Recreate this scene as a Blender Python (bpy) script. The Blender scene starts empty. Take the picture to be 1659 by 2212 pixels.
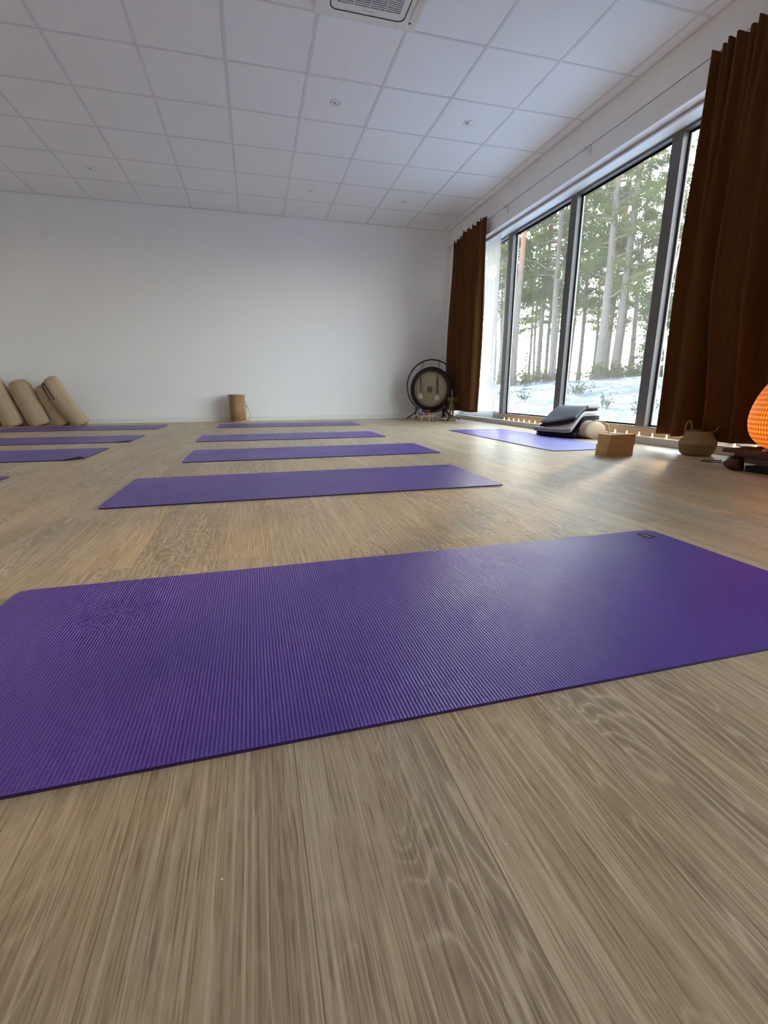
import bpy, bmesh, math, random
from mathutils import Vector, Matrix, noise
PI = math.pi
scene = bpy.context.scene
col = scene.collection
random.seed(7)

# ------------------------------------------------------------------ helpers
def link(name, me, mat=None, parent=None, smooth=False):
    if mat is not None:
        for m in (mat if isinstance(mat, (list, tuple)) else [mat]): me.materials.append(m)
    if smooth:
        for p in me.polygons: p.use_smooth = True
    o = bpy.data.objects.new(name, me); col.objects.link(o)
    if parent is not None: o.parent = parent
    return o
def obj(name, bm, mat=None, parent=None, smooth=False):
    me = bpy.data.meshes.new(name); bm.normal_update(); bm.to_mesh(me); bm.free()
    return link(name, me, mat, parent, smooth)
def tag(o, label, cat, group=None):
    o['label'] = label; o['category'] = cat
    if group: o['group'] = group
    return o
def thing(name, label, cat, loc=(0, 0, 0), rz=0, group=None):
    o = bpy.data.objects.new(name, None); col.objects.link(o)
    o.location = loc; o.rotation_euler = (0, 0, rz); o.empty_display_size = .1
    return tag(o, label, cat, group)
def struct(o):
    o['kind'] = 'structure'; return o
def BM(): return bmesh.new()
def box(bm, x0, x1, y0, y1, z0, z1, mi=0):
    vs = [bm.verts.new(p) for p in ((x0,y0,z0),(x1,y0,z0),(x1,y1,z0),(x0,y1,z0),(x0,y0,z1),(x1,y0,z1),(x1,y1,z1),(x0,y1,z1))]
    fs = []
    for f in ((0,3,2,1),(4,5,6,7),(0,1,5,4),(1,2,6,5),(2,3,7,6),(3,0,4,7)):
        fc = bm.faces.new([vs[i] for i in f]); fc.material_index = mi; fs.append(fc)
    return vs
def bevel(bm, w, seg=2, ang=.6):
    es = [e for e in bm.edges if len(e.link_faces) == 2 and e.calc_face_angle() > ang]
    bmesh.ops.bevel(bm, geom=es, offset=w, segments=seg, profile=.5, affect='EDGES')
def lathe(bm, prof, n=32, c=(0,0,0), cap=True, M=None):
    rings = []
    for r, z in prof:
        ring = []
        for i in range(n):
            a = 2*PI*i/n; p = Vector((r*math.cos(a), r*math.sin(a), z))
            if M is not None: p = M @ p
            ring.append(bm.verts.new(p + Vector(c)))
        rings.append(ring)
    for a, b in zip(rings, rings[1:]):
        for i in range(n):
            bm.faces.new((a[i], a[(i+1) % n], b[(i+1) % n], b[i]))
    if cap:
        bm.faces.new(list(reversed(rings[0]))); bm.faces.new(rings[-1])
def tube(bm, pts, r, n=8, closed=False, cap=True):
    pts = [Vector(p) for p in pts]; N = len(pts); rings = []
    up = None
    for i, p in enumerate(pts):
        if closed: t = pts[(i+1) % N] - pts[i-1]
        else: t = pts[min(i+1, N-1)] - pts[max(i-1, 0)]
        t.normalize()
        if up is None:
            up = Vector((0,0,1)) if abs(t.z) < .9 else Vector((1,0,0))
        s = t.cross(up)
        if s.length < 1e-5: s = t.cross(Vector((1,.3,0)))
        s.normalize(); up = s.cross(t).normalized()
        rr = r[i] if isinstance(r, (list, tuple)) else r
        rings.append([bm.verts.new(p + s*rr*math.cos(2*PI*k/n) + up*rr*math.sin(2*PI*k/n)) for k in range(n)])
    M = N if closed else N-1
    for i in range(M):
        a, b = rings[i], rings[(i+1) % N]
        for k in range(n): bm.faces.new((a[k], a[(k+1) % n], b[(k+1) % n], b[k]))
    if cap and not closed:
        bm.faces.new(list(reversed(rings[0]))); bm.faces.new(rings[-1])
def ico(bm, c, r, sub=2, s=(1,1,1)):
    g = bmesh.ops.create_icosphere(bm, subdivisions=sub, radius=r)
    for v in g['verts']: v.co = Vector((v.co.x*s[0], v.co.y*s[1], v.co.z*s[2])) + Vector(c)
def copy_tree(o, parent=None):
    c = o.copy(); col.objects.link(c)
    if parent is not None: c.parent = parent
    for ch in o.children: copy_tree(ch, c)
    return c
def sstep(a, b, x):
    t = max(0., min(1., (x-a)/(b-a))); return t*t*(3-2*t)

# ------------------------------------------------------------------ materials
class NT:
    def __init__(s, name):
        s.m = bpy.data.materials.new(name); s.m.use_nodes = True
        s.t = s.m.node_tree; s.t.nodes.clear()
        s.out = s.t.nodes.new('ShaderNodeOutputMaterial')
    def n(s, typ, **k):
        nd = s.t.nodes.new(typ)
        ins = k.pop('ins', {})
        for a, v in k.items(): setattr(nd, a, v)
        for a, v in ins.items():
            if hasattr(v, 'node'): s.t.links.new(v, nd.inputs[a])
            else: nd.inputs[a].default_value = v
        return nd
    def math(s, op, a, b=0., c=0.):
        return s.n('ShaderNodeMath', operation=op, ins={0: a, 1: b, 2: c}).outputs[0]
    def mix(s, f, a, b, mode='MIX'):
        nd = s.n('ShaderNodeMix', data_type='RGBA', blend_type=mode)
        for i, v in ((0, f), (6, a), (7, b)):
            if hasattr(v, 'node'): s.t.links.new(v, nd.inputs[i])
            else: nd.inputs[i].default_value = v if i == 0 else tuple(v) + ((1,) if len(v) == 3 else ())
        return nd.outputs[2]
    def ramp(s, f, stops, interp='LINEAR'):
        nd = s.n('ShaderNodeValToRGB', ins={0: f}); cr = nd.color_ramp; cr.interpolation = interp
        while len(cr.elements) < len(stops): cr.elements.new(.5)
        for e, (p, c) in zip(cr.elements, stops):
            e.position = p; e.color = tuple(c) + (1,) if len(c) == 3 else c
        return nd.outputs[0]
    def noise(s, vec, scale, detail=2., rough=.5, dist=0.):
        return s.n('ShaderNodeTexNoise', ins={'Vector': vec, 'Scale': scale, 'Detail': detail, 'Roughness': rough, 'Distortion': dist}).outputs[0]
    def obj(s): return s.n('ShaderNodeTexCoord').outputs['Object']
    def gen(s): return s.n('ShaderNodeTexCoord').outputs['Generated']
    def scale(s, v, sc, loc=(0,0,0)):
        return s.n('ShaderNodeMapping', ins={'Vector': v, 'Scale': sc, 'Location': loc}).outputs[0]
    def bump(s, h, st=.3, d=.001):
        return s.n('ShaderNodeBump', ins={'Height': h, 'Strength': st, 'Distance': d}).outputs[0]
    def bsdf(s, **k):
        nd = s.n('ShaderNodeBsdfPrincipled')
        for a, v in k.items():
            a = {'col': 'Base Color', 'rough': 'Roughness', 'spec': 'Specular IOR Level', 'metal': 'Metallic', 'nor': 'Normal',
                 'ecol': 'Emission Color', 'estr': 'Emission Strength', 'sheen': 'Sheen Weight', 'sheenr': 'Sheen Roughness', 'sheent': 'Sheen Tint',
                 'trans': 'Transmission Weight', 'coat': 'Coat Weight'}[a]
            if hasattr(v, 'node'): s.t.links.new(v, nd.inputs[a])
            else: nd.inputs[a].default_value = tuple(v) + (1,) if isinstance(v, (tuple, list)) and len(v) == 3 else v
        s.t.links.new(nd.outputs[0], s.out.inputs[0]); return nd
def simple(name, c, rough=.5, nscale=30., namt=.12, bump=0., metal=0., spec=.5, **k):
    m = NT(name); v = m.obj(); n = m.noise(v, nscale, 4.)
    cc = m.mix(n, tuple(x*(1-namt) for x in c), tuple(min(1, x*(1+namt)) for x in c))
    kw = dict(col=cc, rough=rough, metal=metal, spec=spec, **k)
    if bump: kw['nor'] = m.bump(n, .5, bump)
    m.bsdf(**kw); return m.m

def mat_floor():
    m = NT('oak_vinyl_planks'); v = m.obj()
    sp = m.n('ShaderNodeSeparateXYZ', ins={0: v})
    sw = m.n('ShaderNodeCombineXYZ', ins={0: sp.outputs[1], 1: sp.outputs[0], 2: 0.}).outputs[0]
    sw = m.scale(sw, (1,1,1), (.55, .16, 0))
    br = m.n('ShaderNodeTexBrick', offset=.5, ins={'Vector': sw, 'Color1': (0,0,0,1), 'Color2': (1,1,1,1), 'Mortar': (.5,.5,.5,1),
              'Scale': 1., 'Mortar Size': .0008, 'Mortar Smooth': .6, 'Bias': 0., 'Brick Width': 1.22, 'Row Height': .18})
    rnd = m.n('ShaderNodeSeparateColor', ins={0: br.outputs[0]}).outputs[0]; seam = br.outputs[1]
    off = m.n('ShaderNodeCombineXYZ', ins={0: m.math('MULTIPLY', rnd, 13.7), 1: m.math('MULTIPLY', rnd, 31.3), 2: m.math('MULTIPLY', rnd, 5.1)}).outputs[0]
    pv = m.n('ShaderNodeVectorMath', operation='ADD', ins={0: v, 1: off}).outputs[0]
    # annual-ring figure: contour lines of a stretched noise
    fig = m.noise(m.scale(pv, (7.5, 1.7, 1)), 1., 3., .5, .45)
    con = m.math('FRACT', m.math('MULTIPLY', fig, 26.))
    tri = m.math('ABSOLUTE', m.math('SUBTRACT', con, .5))           # 0..0.5
    line = m.ramp(tri, [(0, (1,1,1)), (.16, (.25,.25,.25)), (.5, (0,0,0))])
    area = m.ramp(m.noise(m.scale(pv, (9., 1.3, 1), (3,9,0)), 1., 2.5, .5), [(.47, (0,0,0)), (.60, (1,1,1))])
    area2 = m.ramp(m.noise(m.scale(pv, (11., 1.1, 1), (13,2,0)), 1., 3., .55), [(.35, (0,0,0)), (.7, (1,1,1))])
    fib = m.noise(m.scale(pv, (480, 10, 1)), 1., 3., .6)
    fib2 = m.noise(m.scale(pv, (210, 3.2, 1)), 1., 3., .55)
    pore = m.ramp(m.noise(m.scale(pv, (330, 14, 1), (5,5,5)), 1., 2., .5), [(.60, (0,0,0)), (.72, (1,1,1))])
    c = m.mix(area2, (.44, .328, .200), (.60, .470, .298))
    c = m.mix(m.math('MULTIPLY', area, .8), c, (.33, .245, .158))
    c = m.mix(m.math('MULTIPLY', m.math('MULTIPLY', line, .72), m.math('ADD', m.math('MULTIPLY', area, .85), .22)), c, (.76, .62, .42))
    c = m.mix(m.ramp(fib2, [(.50, (0,0,0)), (.66, (.75,.75,.75))]), c, (.72, .575, .375))
    c = m.mix(m.ramp(fib, [(.34, (.62,.62,.62)), (.5, (0,0,0))]), c, (.235, .155, .085))
    c = m.mix(m.math('MULTIPLY', pore, .5), c, (.13, .09, .06))
    warm = m.ramp(m.noise(m.scale(pv, (2.6, .7, 1), (40,3,0)), 1., 2.), [(.35, (.95,.99,1.06)), (.7, (1.06,.99,.90))])
    c = m.mix(1., c, warm, 'MULTIPLY')
    br_ = m.ramp(rnd, [(0, (.96,.96,.97)), (1, (1.12,1.11,1.10))]); c = m.mix(1., c, br_, 'MULTIPLY')
    c = m.mix(m.math('MULTIPLY', seam, .62), c, (.12, .085, .06))
    h = m.math('SUBTRACT', m.math('ADD', m.math('MULTIPLY', fib, .6), m.math('MULTIPLY', fib2, .4)), m.math('MULTIPLY', seam, 1.5))
    ro = m.ramp(fib2, [(.2, (.36,)*3), (.8, (.46,)*3)])
    m.bsdf(col=c, rough=ro, spec=.36, nor=m.bump(h, .35, .0006)); return m.m
def mat_yoga():
    m = NT('purple_mat'); v = m.obj(); sp = m.n('ShaderNodeSeparateXYZ', ins={0: v})
    wob = m.math('MULTIPLY', m.noise(v, 60., 1.), .0012)
    wx = m.math('SINE', m.math('MULTIPLY', m.math('ADD', sp.outputs[0], wob), 2*PI/.0056))
    wy = m.math('SINE', m.math('MULTIPLY', m.math('ADD', sp.outputs[1], wob), 2*PI/.0042))
    h = m.math('ADD', m.math('MULTIPLY', wx, .6), m.math('MULTIPLY', wy, .22))
    g = m.math('MULTIPLY_ADD', h, .5, .5)
    big = m.noise(v, 3.2, 3., .55)
    c = m.mix(g, (.027, .008, .150), (.115, .045, .43))
    c = m.mix(m.ramp(big, [(.35, (0,0,0)), (.7, (.35,.35,.35))]), c, (.115, .052, .40))
    glint = m.ramp(m.noise(v, 900., 1.), [(.66, (0,0,0)), (.8, (.5,.5,.5))])
    c = m.mix(glint, c, (.30, .22, .52))  # pale lilac specks paint fine highlights into the mat colour
    m.bsdf(col=c, rough=m.ramp(big, [(.3, (.34,)*3), (.7, (.43,)*3)]), spec=.75, nor=m.bump(h, .6, .0009)); return m.m
def mat_emit(name, c, s):
    m = NT(name); m.bsdf(col=c, rough=.5, ecol=c, estr=s); return m.m
def mat_glass(name='window_glass'):
    m = NT(name)
    tr = m.n('ShaderNodeBsdfTransparent', ins={0: (.97,.985,.98,1)})
    gl = m.n('ShaderNodeBsdfGlossy', ins={'Roughness': .0})
    lw = m.n('ShaderNodeLayerWeight').outputs['Facing']
    fr = m.math('MULTIPLY_ADD', m.math('POWER', lw, 5.), .45, .03)
    mx = m.n('ShaderNodeMixShader', ins={0: fr, 1: tr.outputs[0], 2: gl.outputs[0]})
    hz = m.n('ShaderNodeBsdfTranslucent', ins={0: (.9,.92,.9,1)})  # translucent share added as a veil of glare over the view
    m2 = m.n('ShaderNodeMixShader', ins={0: .006, 1: mx.outputs[0], 2: hz.outputs[0]})
    m.t.links.new(m2.outputs[0], m.out.inputs[0]); return m.m
def mat_sheer():
    m = NT('sheer_voile'); v = m.obj()
    tr = m.n('ShaderNodeBsdfTransparent'); tl = m.n('ShaderNodeBsdfTranslucent', ins={0: (.50,.495,.47,1)}); df = m.n('ShaderNodeBsdfDiffuse', ins={0: (.70,.69,.66,1)})
    a = m.n('ShaderNodeMixShader', ins={0: .5, 1: tl.outputs[0], 2: df.outputs[0]})
    b = m.n('ShaderNodeMixShader', ins={0: .62, 1: tr.outputs[0], 2: a.outputs[0]})
    m.t.links.new(b.outputs[0], m.out.inputs[0]); return m.m
def mat_velvet():
    m = NT('rust_velvet'); v = m.obj(); n = m.noise(m.scale(v, (40,40,2)), 1., 3.); f = m.noise(v, 500., 2.)
    c = m.mix(n, (.072, .026, .006), (.120, .045, .010))
    m.bsdf(col=c, rough=.8, spec=.2, sheen=.06, sheenr=.4, sheent=(.9,.5,.25,1), nor=m.bump(f, .3, .0006)); return m.m
def mat_bark(name, lo, hi, top, zmix):
    m = NT(name); v = m.obj(); n = m.noise(m.scale(v, (14,14,3)), 1., 5., .65)
    sp = m.n('ShaderNodeSeparateXYZ', ins={0: v}).outputs[2]
    lowc = m.mix(n, lo, hi); topc = m.mix(n, tuple(x*.7 for x in top), top)
    f = m.ramp(m.math('MULTIPLY', m.math('ADD', sp, m.math('MULTIPLY', n, 1.5)), .05), [(max(0, zmix*.05-.06), (0,0,0)), (min(1, zmix*.05+.06), (1,1,1))])
    m.bsdf(col=m.mix(f, lowc, topc), rough=.9, spec=.15, nor=m.bump(n, .7, .02)); return m.m
def mat_needles(name, a, b):
    m = NT(name); v = m.obj(); n = m.noise(v, 1.3, 3.)
    c = m.mix(m.ramp(n, [(.3, (0,0,0)), (.7, (1,1,1))]), a, b)
    df = m.n('ShaderNodeBsdfDiffuse', ins={0: c}); tl = m.n('ShaderNodeBsdfTranslucent', ins={0: c})
    mx = m.n('ShaderNodeMixShader', ins={0: .5, 1: df.outputs[0], 2: tl.outputs[0]})
    m.t.links.new(mx.outputs[0], m.out.inputs[0]); return m.m
def mat_snow():
    m = NT('patchy_snow'); v = m.obj()
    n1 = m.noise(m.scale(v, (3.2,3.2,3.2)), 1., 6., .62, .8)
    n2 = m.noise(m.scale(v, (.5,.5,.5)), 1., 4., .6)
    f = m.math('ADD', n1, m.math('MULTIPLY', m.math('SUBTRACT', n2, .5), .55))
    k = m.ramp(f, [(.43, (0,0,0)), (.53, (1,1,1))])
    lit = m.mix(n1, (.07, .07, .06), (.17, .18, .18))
    c = m.mix(k, (.47, .57, .76), lit)  # snow is blued and dimmed, its shade put into the colour
    m.bsdf(col=c, rough=.8, spec=.2, nor=m.bump(n1, .8, .08)); return m.m
def mat_tile():
    m = NT('ceiling_tile'); v = m.obj(); n = m.noise(v, 350., 2.); m.bsdf(col=(.86,.86,.875), rough=.95, spec=.1, nor=m.bump(n, .25, .001)); return m.m
def mat_wicker():
    m = NT('split_bamboo'); v = m.obj(); sp = m.n('ShaderNodeSeparateXYZ', ins={0: v})
    a = m.n('ShaderNodeMath', operation='ARCTAN2', ins={0: sp.outputs[1], 1: sp.outputs[0]}).outputs[0]
    w = m.math('SINE', m.math('MULTIPLY', a, 95.)); z = m.math('SINE', m.math('MULTIPLY', sp.outputs[2], 230.))
    n = m.noise(m.scale(v, (60,60,4)), 1., 3.)
    g = m.math('MULTIPLY_ADD', m.math('ADD', m.math('MULTIPLY', w, .3), m.math('MULTIPLY', z, .12)), 1., n)
    c = m.ramp(g, [(.1, (.19,.095,.038)), (.5, (.37,.205,.095)), (.9, (.50,.31,.16))])
    m.bsdf(col=c, rough=.6, nor=m.bump(g, .5, .002)); return m.m
def mat_lamp():
    m = NT('glowing_bamboo_weave'); v = m.obj(); sp = m.n('ShaderNodeSeparateXYZ', ins={0: v})
    a = m.n('ShaderNodeMath', operation='ARCTAN2', ins={0: sp.outputs[1], 1: sp.outputs[0]}).outputs[0]
    wob = m.math('MULTIPLY', m.noise(v, 14., 2.), 1.5)
    u1 = m.math('ADD', m.math('MULTIPLY_ADD', sp.outputs[2], 125., m.math('MULTIPLY', a, 38.)), wob)
    u2 = m.math('SUBTRACT', m.math('SUBTRACT', m.math('MULTIPLY', sp.outputs[2], 125.), m.math('MULTIPLY', a, 38.)), wob)
    p = m.math('MULTIPLY', m.math('SINE', u1), m.math('SINE', u2))
    q = m.math('MULTIPLY_ADD', p, .5, .5)
    e = m.ramp(q, [(.25, (.50,.070,.004)), (.62, (.85,.17,.014)), (.95, (1.,.40,.06))])
    st = m.ramp(m.math('MULTIPLY', sp.outputs[2], 1.), [(.03, (.75,)*3), (.12, (1,)*3), (.26, (.85,)*3), (.42, (.45,)*3)])
    m.bsdf(col=(.28,.09,.015), rough=.7, spec=.2, ecol=e, estr=m.math('MULTIPLY', st, .64), nor=m.bump(q, .6, .004)); return m.m
def mat_bronze_face():
    m = NT('gong_bronze'); v = m.obj(); ln = m.n('ShaderNodeVectorMath', operation='LENGTH', ins={0: v}).outputs[1]
    n = m.noise(v, 9., 4.)
    c = m.ramp(ln, [(.0, (.29,.25,.18)), (.055, (.27,.235,.165)), (.060, (.42,.38,.275)), (.2, (.38,.34,.235)), (.250, (.24,.19,.115)), (.266, (.014,.012,.012))])
    c = m.mix(m.math('MULTIPLY', n, .25), c, (.16,.12,.075), 'MULTIPLY')
    h = m.math('SINE', m.math('MULTIPLY', ln, 900.))
    m.bsdf(col=c, rough=.48, metal=.35, nor=m.bump(h, .15, .0006)); return m.m

M = dict(
    floor=mat_floor(), yoga=mat_yoga(), wall=simple('white_paint', (.85,.85,.845), .85, 220., .015, .0006, spec=.25),
    tile=mat_tile(), tbar=simple('shade_grey_grid_steel', (.70,.70,.73), .5, 20., .02), trim=simple('white_trim', (.78,.78,.75), .45, 30., .03),  # grid grey holds the shade on the white T-bars
    frame=simple('grey_aluminium_frame', (.125,.120,.112), .42, 30., .05, spec=.4), rail=simple('beige_aluminium_rail', (.30,.285,.25), .42, 30., .05, spec=.4), sill=simple('painted_sill', (.60,.58,.54), .45, 30., .04),
    gasket=simple('black_gasket', (.015,.015,.018), .5), steel=simple('brushed_spacer', (.62,.64,.66), .35, 40., .05),
    glass=mat_glass(), sheer=mat_sheer(), velvet=mat_velvet(), black=simple('black_metal', (.012,.011,.011), .45, 40., .2),
    cork=simple('cork', (.52,.33,.155), .85, 160., .35, .001), canvas=simple('beige_canvas', (.46,.345,.225), .92, 260., .10, .0008, spec=.15),
    canvas2=simple('pale_canvas', (.60,.49,.34), .92, 260., .10, .0008, spec=.15), seam=simple('canvas_seam', (.36,.26,.16), .95),
    strap=simple('dark_handle', (.05,.035,.025), .8), gong=mat_bronze_face(), felt=simple('grey_pink_felt', (.50,.42,.375), .95, 90., .1, .001),
    brass=simple('brass', (.55,.40,.14), .35, metal=.7), bronze=simple('aged_bronze', (.20,.145,.055), .5, 60., .4, .001, metal=.3),
    pine=simple('light_pine', (.52,.37,.20), .55, 40., .15), darkwood=simple('dark_carved_wood', (.062,.020,.012), .38, 25., .35, .001, spec=.5),
    wicker=mat_wicker(), lamp=mat_lamp(), cable=simple('cable', (.012,.011,.011), .5), white=simple('white_plastic', (.80,.80,.80), .4, 30., .02),
    charcoal=simple('charcoal_wool', (.024,.027,.032), .95, 300., .3, .001, spec=.1), grey=simple('grey_wool', (.20,.205,.205), .95, 300., .25, .001, spec=.1),
    lgrey=simple('light_grey_wool', (.42,.40,.41), .95, 300., .12, .001, spec=.1), cream=simple('cream_wool', (.62,.56,.47), .95, 300., .1, .001, spec=.1),
    seagrass=simple('seagrass', (.27,.19,.10), .85, 120., .35, .0015), seagrass2=simple('seagrass_dark', (.19,.13,.065), .85, 120., .35, .0015),
    logo=simple('logo_black', (.012,.010,.016), .6), logolight=simple('logo_print', (.34,.28,.45), .6), matedge=simple('mat_edge', (.030,.008,.075), .6),
    grille=simple('grille_dark', (.17,.165,.15), .6), acwhite=simple('cassette_white', (.78,.77,.74), .45, 30., .02),
    reflector=simple('chrome_reflector', (.95,.94,.92), .42, metal=.35), socket=simple('lamp_socket', (.30,.28,.26), .4),
    fairy=mat_emit('fairy_light', (1., .50, .14), 14.), copper=simple('copper_glaze', (.55,.19,.11), .3, 20., .2, metal=.3), jar=simple('blue_grey_ceramic', (.21,.24,.33), .35, 20., .2),
    brownglass=simple('amber_glass', (.11,.030,.010), .15, 20., .4), flower=simple('white_petals', (.60,.54,.44), .8, 60., .2),
    snow=mat_snow(), facade=simple('dark_facade', (.12,.10,.09), .8), paper=simple('grey_dish', (.36,.40,.38), .4),
    birch=simple('birch_bark', (.52,.50,.46), .8, 9., .45), twig=simple('bare_twig', (.20,.15,.11), .9),
    bark=mat_bark('pine_bark', (.085,.065,.055), (.24,.20,.175), (.42,.19,.085), 6.5), bark2=mat_bark('grey_bark', (.10,.088,.08), (.27,.245,.225), (.30,.21,.15), 9.),
    needles=mat_needles('pine_needles', (.085,.115,.045), (.22,.235,.085)), needles2=mat_needles('spruce_needles', (.060,.090,.050), (.13,.165,.075)),
    shrub=mat_needles('shrub_leaves', (.060,.070,.035), (.15,.15,.065)),
)

# ------------------------------------------------------------------ room shell  (camera stands at x=0, y=0; +y looks to the back wall)
BW, CE, XL, YF, XW = 7.51, 2.81, -4.3, -4.6, 3.09
bm = BM(); box(bm, XL-.2, 3.30, YF-.2, BW+.2, -.12, 0); struct(obj('floor', bm, M['floor']))
bm = BM(); box(bm, XL-.2, 3.40, BW, BW+.2, 0, CE+.2); struct(obj('wall_back', bm, M['wall']))
bm = BM(); box(bm, XL-.2, XL, YF, BW, 0, CE+.2); struct(obj('wall_left', bm, M['wall']))
bm = BM(); box(bm, XL-.2, 3.40, YF-.2, YF, 0, CE+.2)
struct(obj('wall_front', bm, M['wall']))
W1A, W1B, W2A, W2B = 1.0, 7.24, -1.1, .35       # the two window openings in the right wall
bm = BM()
box(bm, XW, 3.40, YF, BW, 2.41, CE+.2)
box(bm, XW, 3.40, W1B, BW, 0, 2.41); box(bm, XW, 3.40, W2B, W1A, 0, 2.41); box(bm, XW, 3.40, YF, W2A, 0, 2.41)
struct(obj('wall_right', bm, M['wall']))
# roof slab outside; its unseen eave is added to shade the near ground
bm = BM(); box(bm, XL-.6, 4.15, YF-.8, BW+.8, CE+.2, CE+.5); struct(obj('roof_slab', bm, M['facade']))
# ceiling: slab, tiles, T-bars
bm = BM(); box(bm, XL, XW, YF, BW, CE+.012, CE+.2)
cx0, ry0, rs = 1.176, 4.343, .6295
xs = [cx0+.6*k for k in range(-9, 4)]; ys = [ry0+rs*k for k in range(-14, 6)]
xe = [XL]+xs+[XW]; ye = [YF]+ys+[BW]
for a, b in zip(xe, xe[1:]):
    for c, d in zip(ye, ye[1:]):
        if b-a > .03 and d-c > .03: box(bm, a+.009, b-.009, c+.009, d-.009, CE+.002, CE+.011)
struct(obj('ceiling', bm, M['tile']))
bm = BM()
for x in xs: box(bm, x-.011, x+.011, YF, BW, CE-.001, CE+.0115)
for y in ys: box(bm, XL, XW, y-.009, y+.009, CE-.0005, CE+.0112)
for a in ((XL, XW, BW-.02, BW), (XL, XL+.02, YF, BW), (XW-.022, XW, YF, BW), (XL, XW, YF, YF+.02)): box(bm, *a, CE-.0015, CE+.0118)
struct(obj('ceiling_grid', bm, M['tbar']))
bm = BM(); box(bm, XL, XW, BW-.014, BW, 0, .07); bevel(bm, .003, 1); struct(obj('baseboard_back', bm, M['trim']))
bm = BM(); box(bm, XL, XL+.014, YF, BW-.014, 0, .07); struct(obj('baseboard_left', bm, M['trim']))

def window(name, y0, y1, mulls, x=3.30, z0=.06, z1=2.41):
    root = bpy.data.objects.new(name, None); col.objects.link(root); struct(root)
    bm = BM()
    box(bm, 3.20, 3.30, y0, y1, 0, z0)                      # low sill plinth
    bevel(bm, .004, 1); obj('sill', bm, M['sill'], root)
    bm = BM()
    edges = [y0] + mulls + [y1]
    hw = .052
    box(bm, x, x+.09, y0, y1, z0, z0+.075); obj('bottom_rail', bm, M['rail'], root); bm = BM(); box(bm, x, x+.09, y0, y1, z1-.055, z1)
    box(bm, x, x+.09, y0, y0+.06, z0+.075, z1-.055); box(bm, x, x+.09, y1-.06, y1, z0+.075, z1-.055)
    for y in mulls: box(bm, x, x+.09, y-hw, y+hw, z0+.075, z1-.055)
    obj('window_frame', bm, M['frame'], root)
    bm = BM(); box(bm, 3.17, 3.30, y0, y1, z1-.035, z1-.018); box(bm, 3.25, 3.30, y0, y1, z1-.018, z1); obj('blind_box', bm, M['trim'], root)
    for i, (a, b) in enumerate(zip(edges, edges[1:])):
        a2 = a+(.06 if i == 0 else hw); b2 = b-(.06 if i == len(edges)-2 else hw)
        zz0, zz1 = z0+.075, z1-.055
        bm = BM()
        for (p, q, r_, s) in ((a2, a2+.012, zz0, zz1), (b2-.012, b2, zz0, zz1), (a2+.012, b2-.012, zz0, zz0+.012), (a2+.012, b2-.012, zz1-.012, zz1)):
            box(bm, x+.052, x+.072, p, q, r_, s)
        obj('gasket', bm, M['gasket'], root)
        bm = BM()
        for (p, q, r_, s) in ((a2+.012, a2+.022, zz0+.012, zz1-.012), (b2-.022, b2-.012, zz0+.012, zz1-.012)):
            box(bm, x+.058, x+.066, p, q, r_, s)
        obj('spacer', bm, M['steel'], root)
        bm = BM(); box(bm, x+.060, x+.064, a2+.003, b2-.003, zz0+.003, zz1-.003); obj('pane', bm, M['glass'], root)
    return root
window('window_1', W1A, W1B, [5.965, 4.715, 3.475, 2.235])
window('window_2', W2A, W2B, [-.375])
# ------------------------------------------------------------------ ceiling fittings
def downlight(x, y, label):
    t = thing('downlight', label, 'ceiling light', (x, y, CE), 0, 'recessed ceiling downlights')
    bm = BM(); lathe(bm, [(.030, .002), (.034, -.004), (.047, -.005), (.050, -.001), (.050, .003), (.030, .003)], 28, cap=False); obj('trim_ring', bm, M['white'], t, True)
    bm = BM(); lathe(bm, [(.0305, .001), (.026, .006), (.02, .0095), (.010, .0105)], 24, cap=True); obj('reflector', bm, M['reflector'], t, True)
    bm = BM(); lathe(bm, [(.009, -.002), (.013, .003), (.011, .009)], 14, c=(-.012, -.003, 0)); obj('bulb', bm, M['socket'], t, True)
    return t
for x, y, l in ((.852, 4.657, 'round white downlight in the ceiling straight beyond the air conditioner'),
                (2.077, 4.657, 'round white downlight in the ceiling closest to the window wall'),
                (.869, 6.548, 'small far downlight near the back wall, above the middle of the room'),
                (2.071, 6.576, 'small far downlight near the back wall, toward the gong corner'),
                (-1.545, 6.564, 'far downlight over the left row of mats')): downlight(x, y, l)
ac = thing('ceiling_cassette', 'white square air conditioner cassette with a grey grille in the ceiling', 'air conditioner', (.872, 3.335, 2.78))
bm = BM(); box(bm, -.335, .335, -.335, .335, 0, .034); bevel(bm, .008, 2); pn = obj('panel', bm, M['acwhite'], ac)
bm = BM()
def rrect(hx, hy, r, n=6):
    pts = []
    for cx, cy, a0 in ((hx-r, hy-r, 0), (-hx+r, hy-r, PI/2), (-hx+r, -hy+r, PI), (hx-r, -hy+r, 1.5*PI)):
        for i in range(n+1): a = a0+PI/2*i/n; pts.append((cx+r*math.cos(a), cy+r*math.sin(a)))
    return pts
def ringplate(bm, o, i, z0, z1):
    n = len(o); A = [[bm.verts.new((p[0], p[1], z)) for p in q] for q, z in ((o, z0), (o, z1), (i, z1), (i, z0))]
    for k in range(4):
        a, b = A[k], A[(k+1) % 4]
        for j in range(n): bm.faces.new((a[j], a[(j+1) % n], b[(j+1) % n], b[j]))
ringplate(bm, rrect(.245, .275, .045), rrect(.239, .269, .040), -.0025, .002); obj('slot_line', bm, M['gasket'], pn)
bm = BM(); box(bm, -.2, .2, -.21, .21, -.0035, .003); gr_ = obj('grille', bm, M['grille'], ac)
bm = BM()
for k in range(26): y = -.205+k*.0162; box(bm, -.198, .198, y, y+.007, -.0065, -.003)
for k in range(1, 4): x = -.2+.1*k; box(bm, x-.003, x+.003, -.208, .208, -.0085, -.003)
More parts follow.
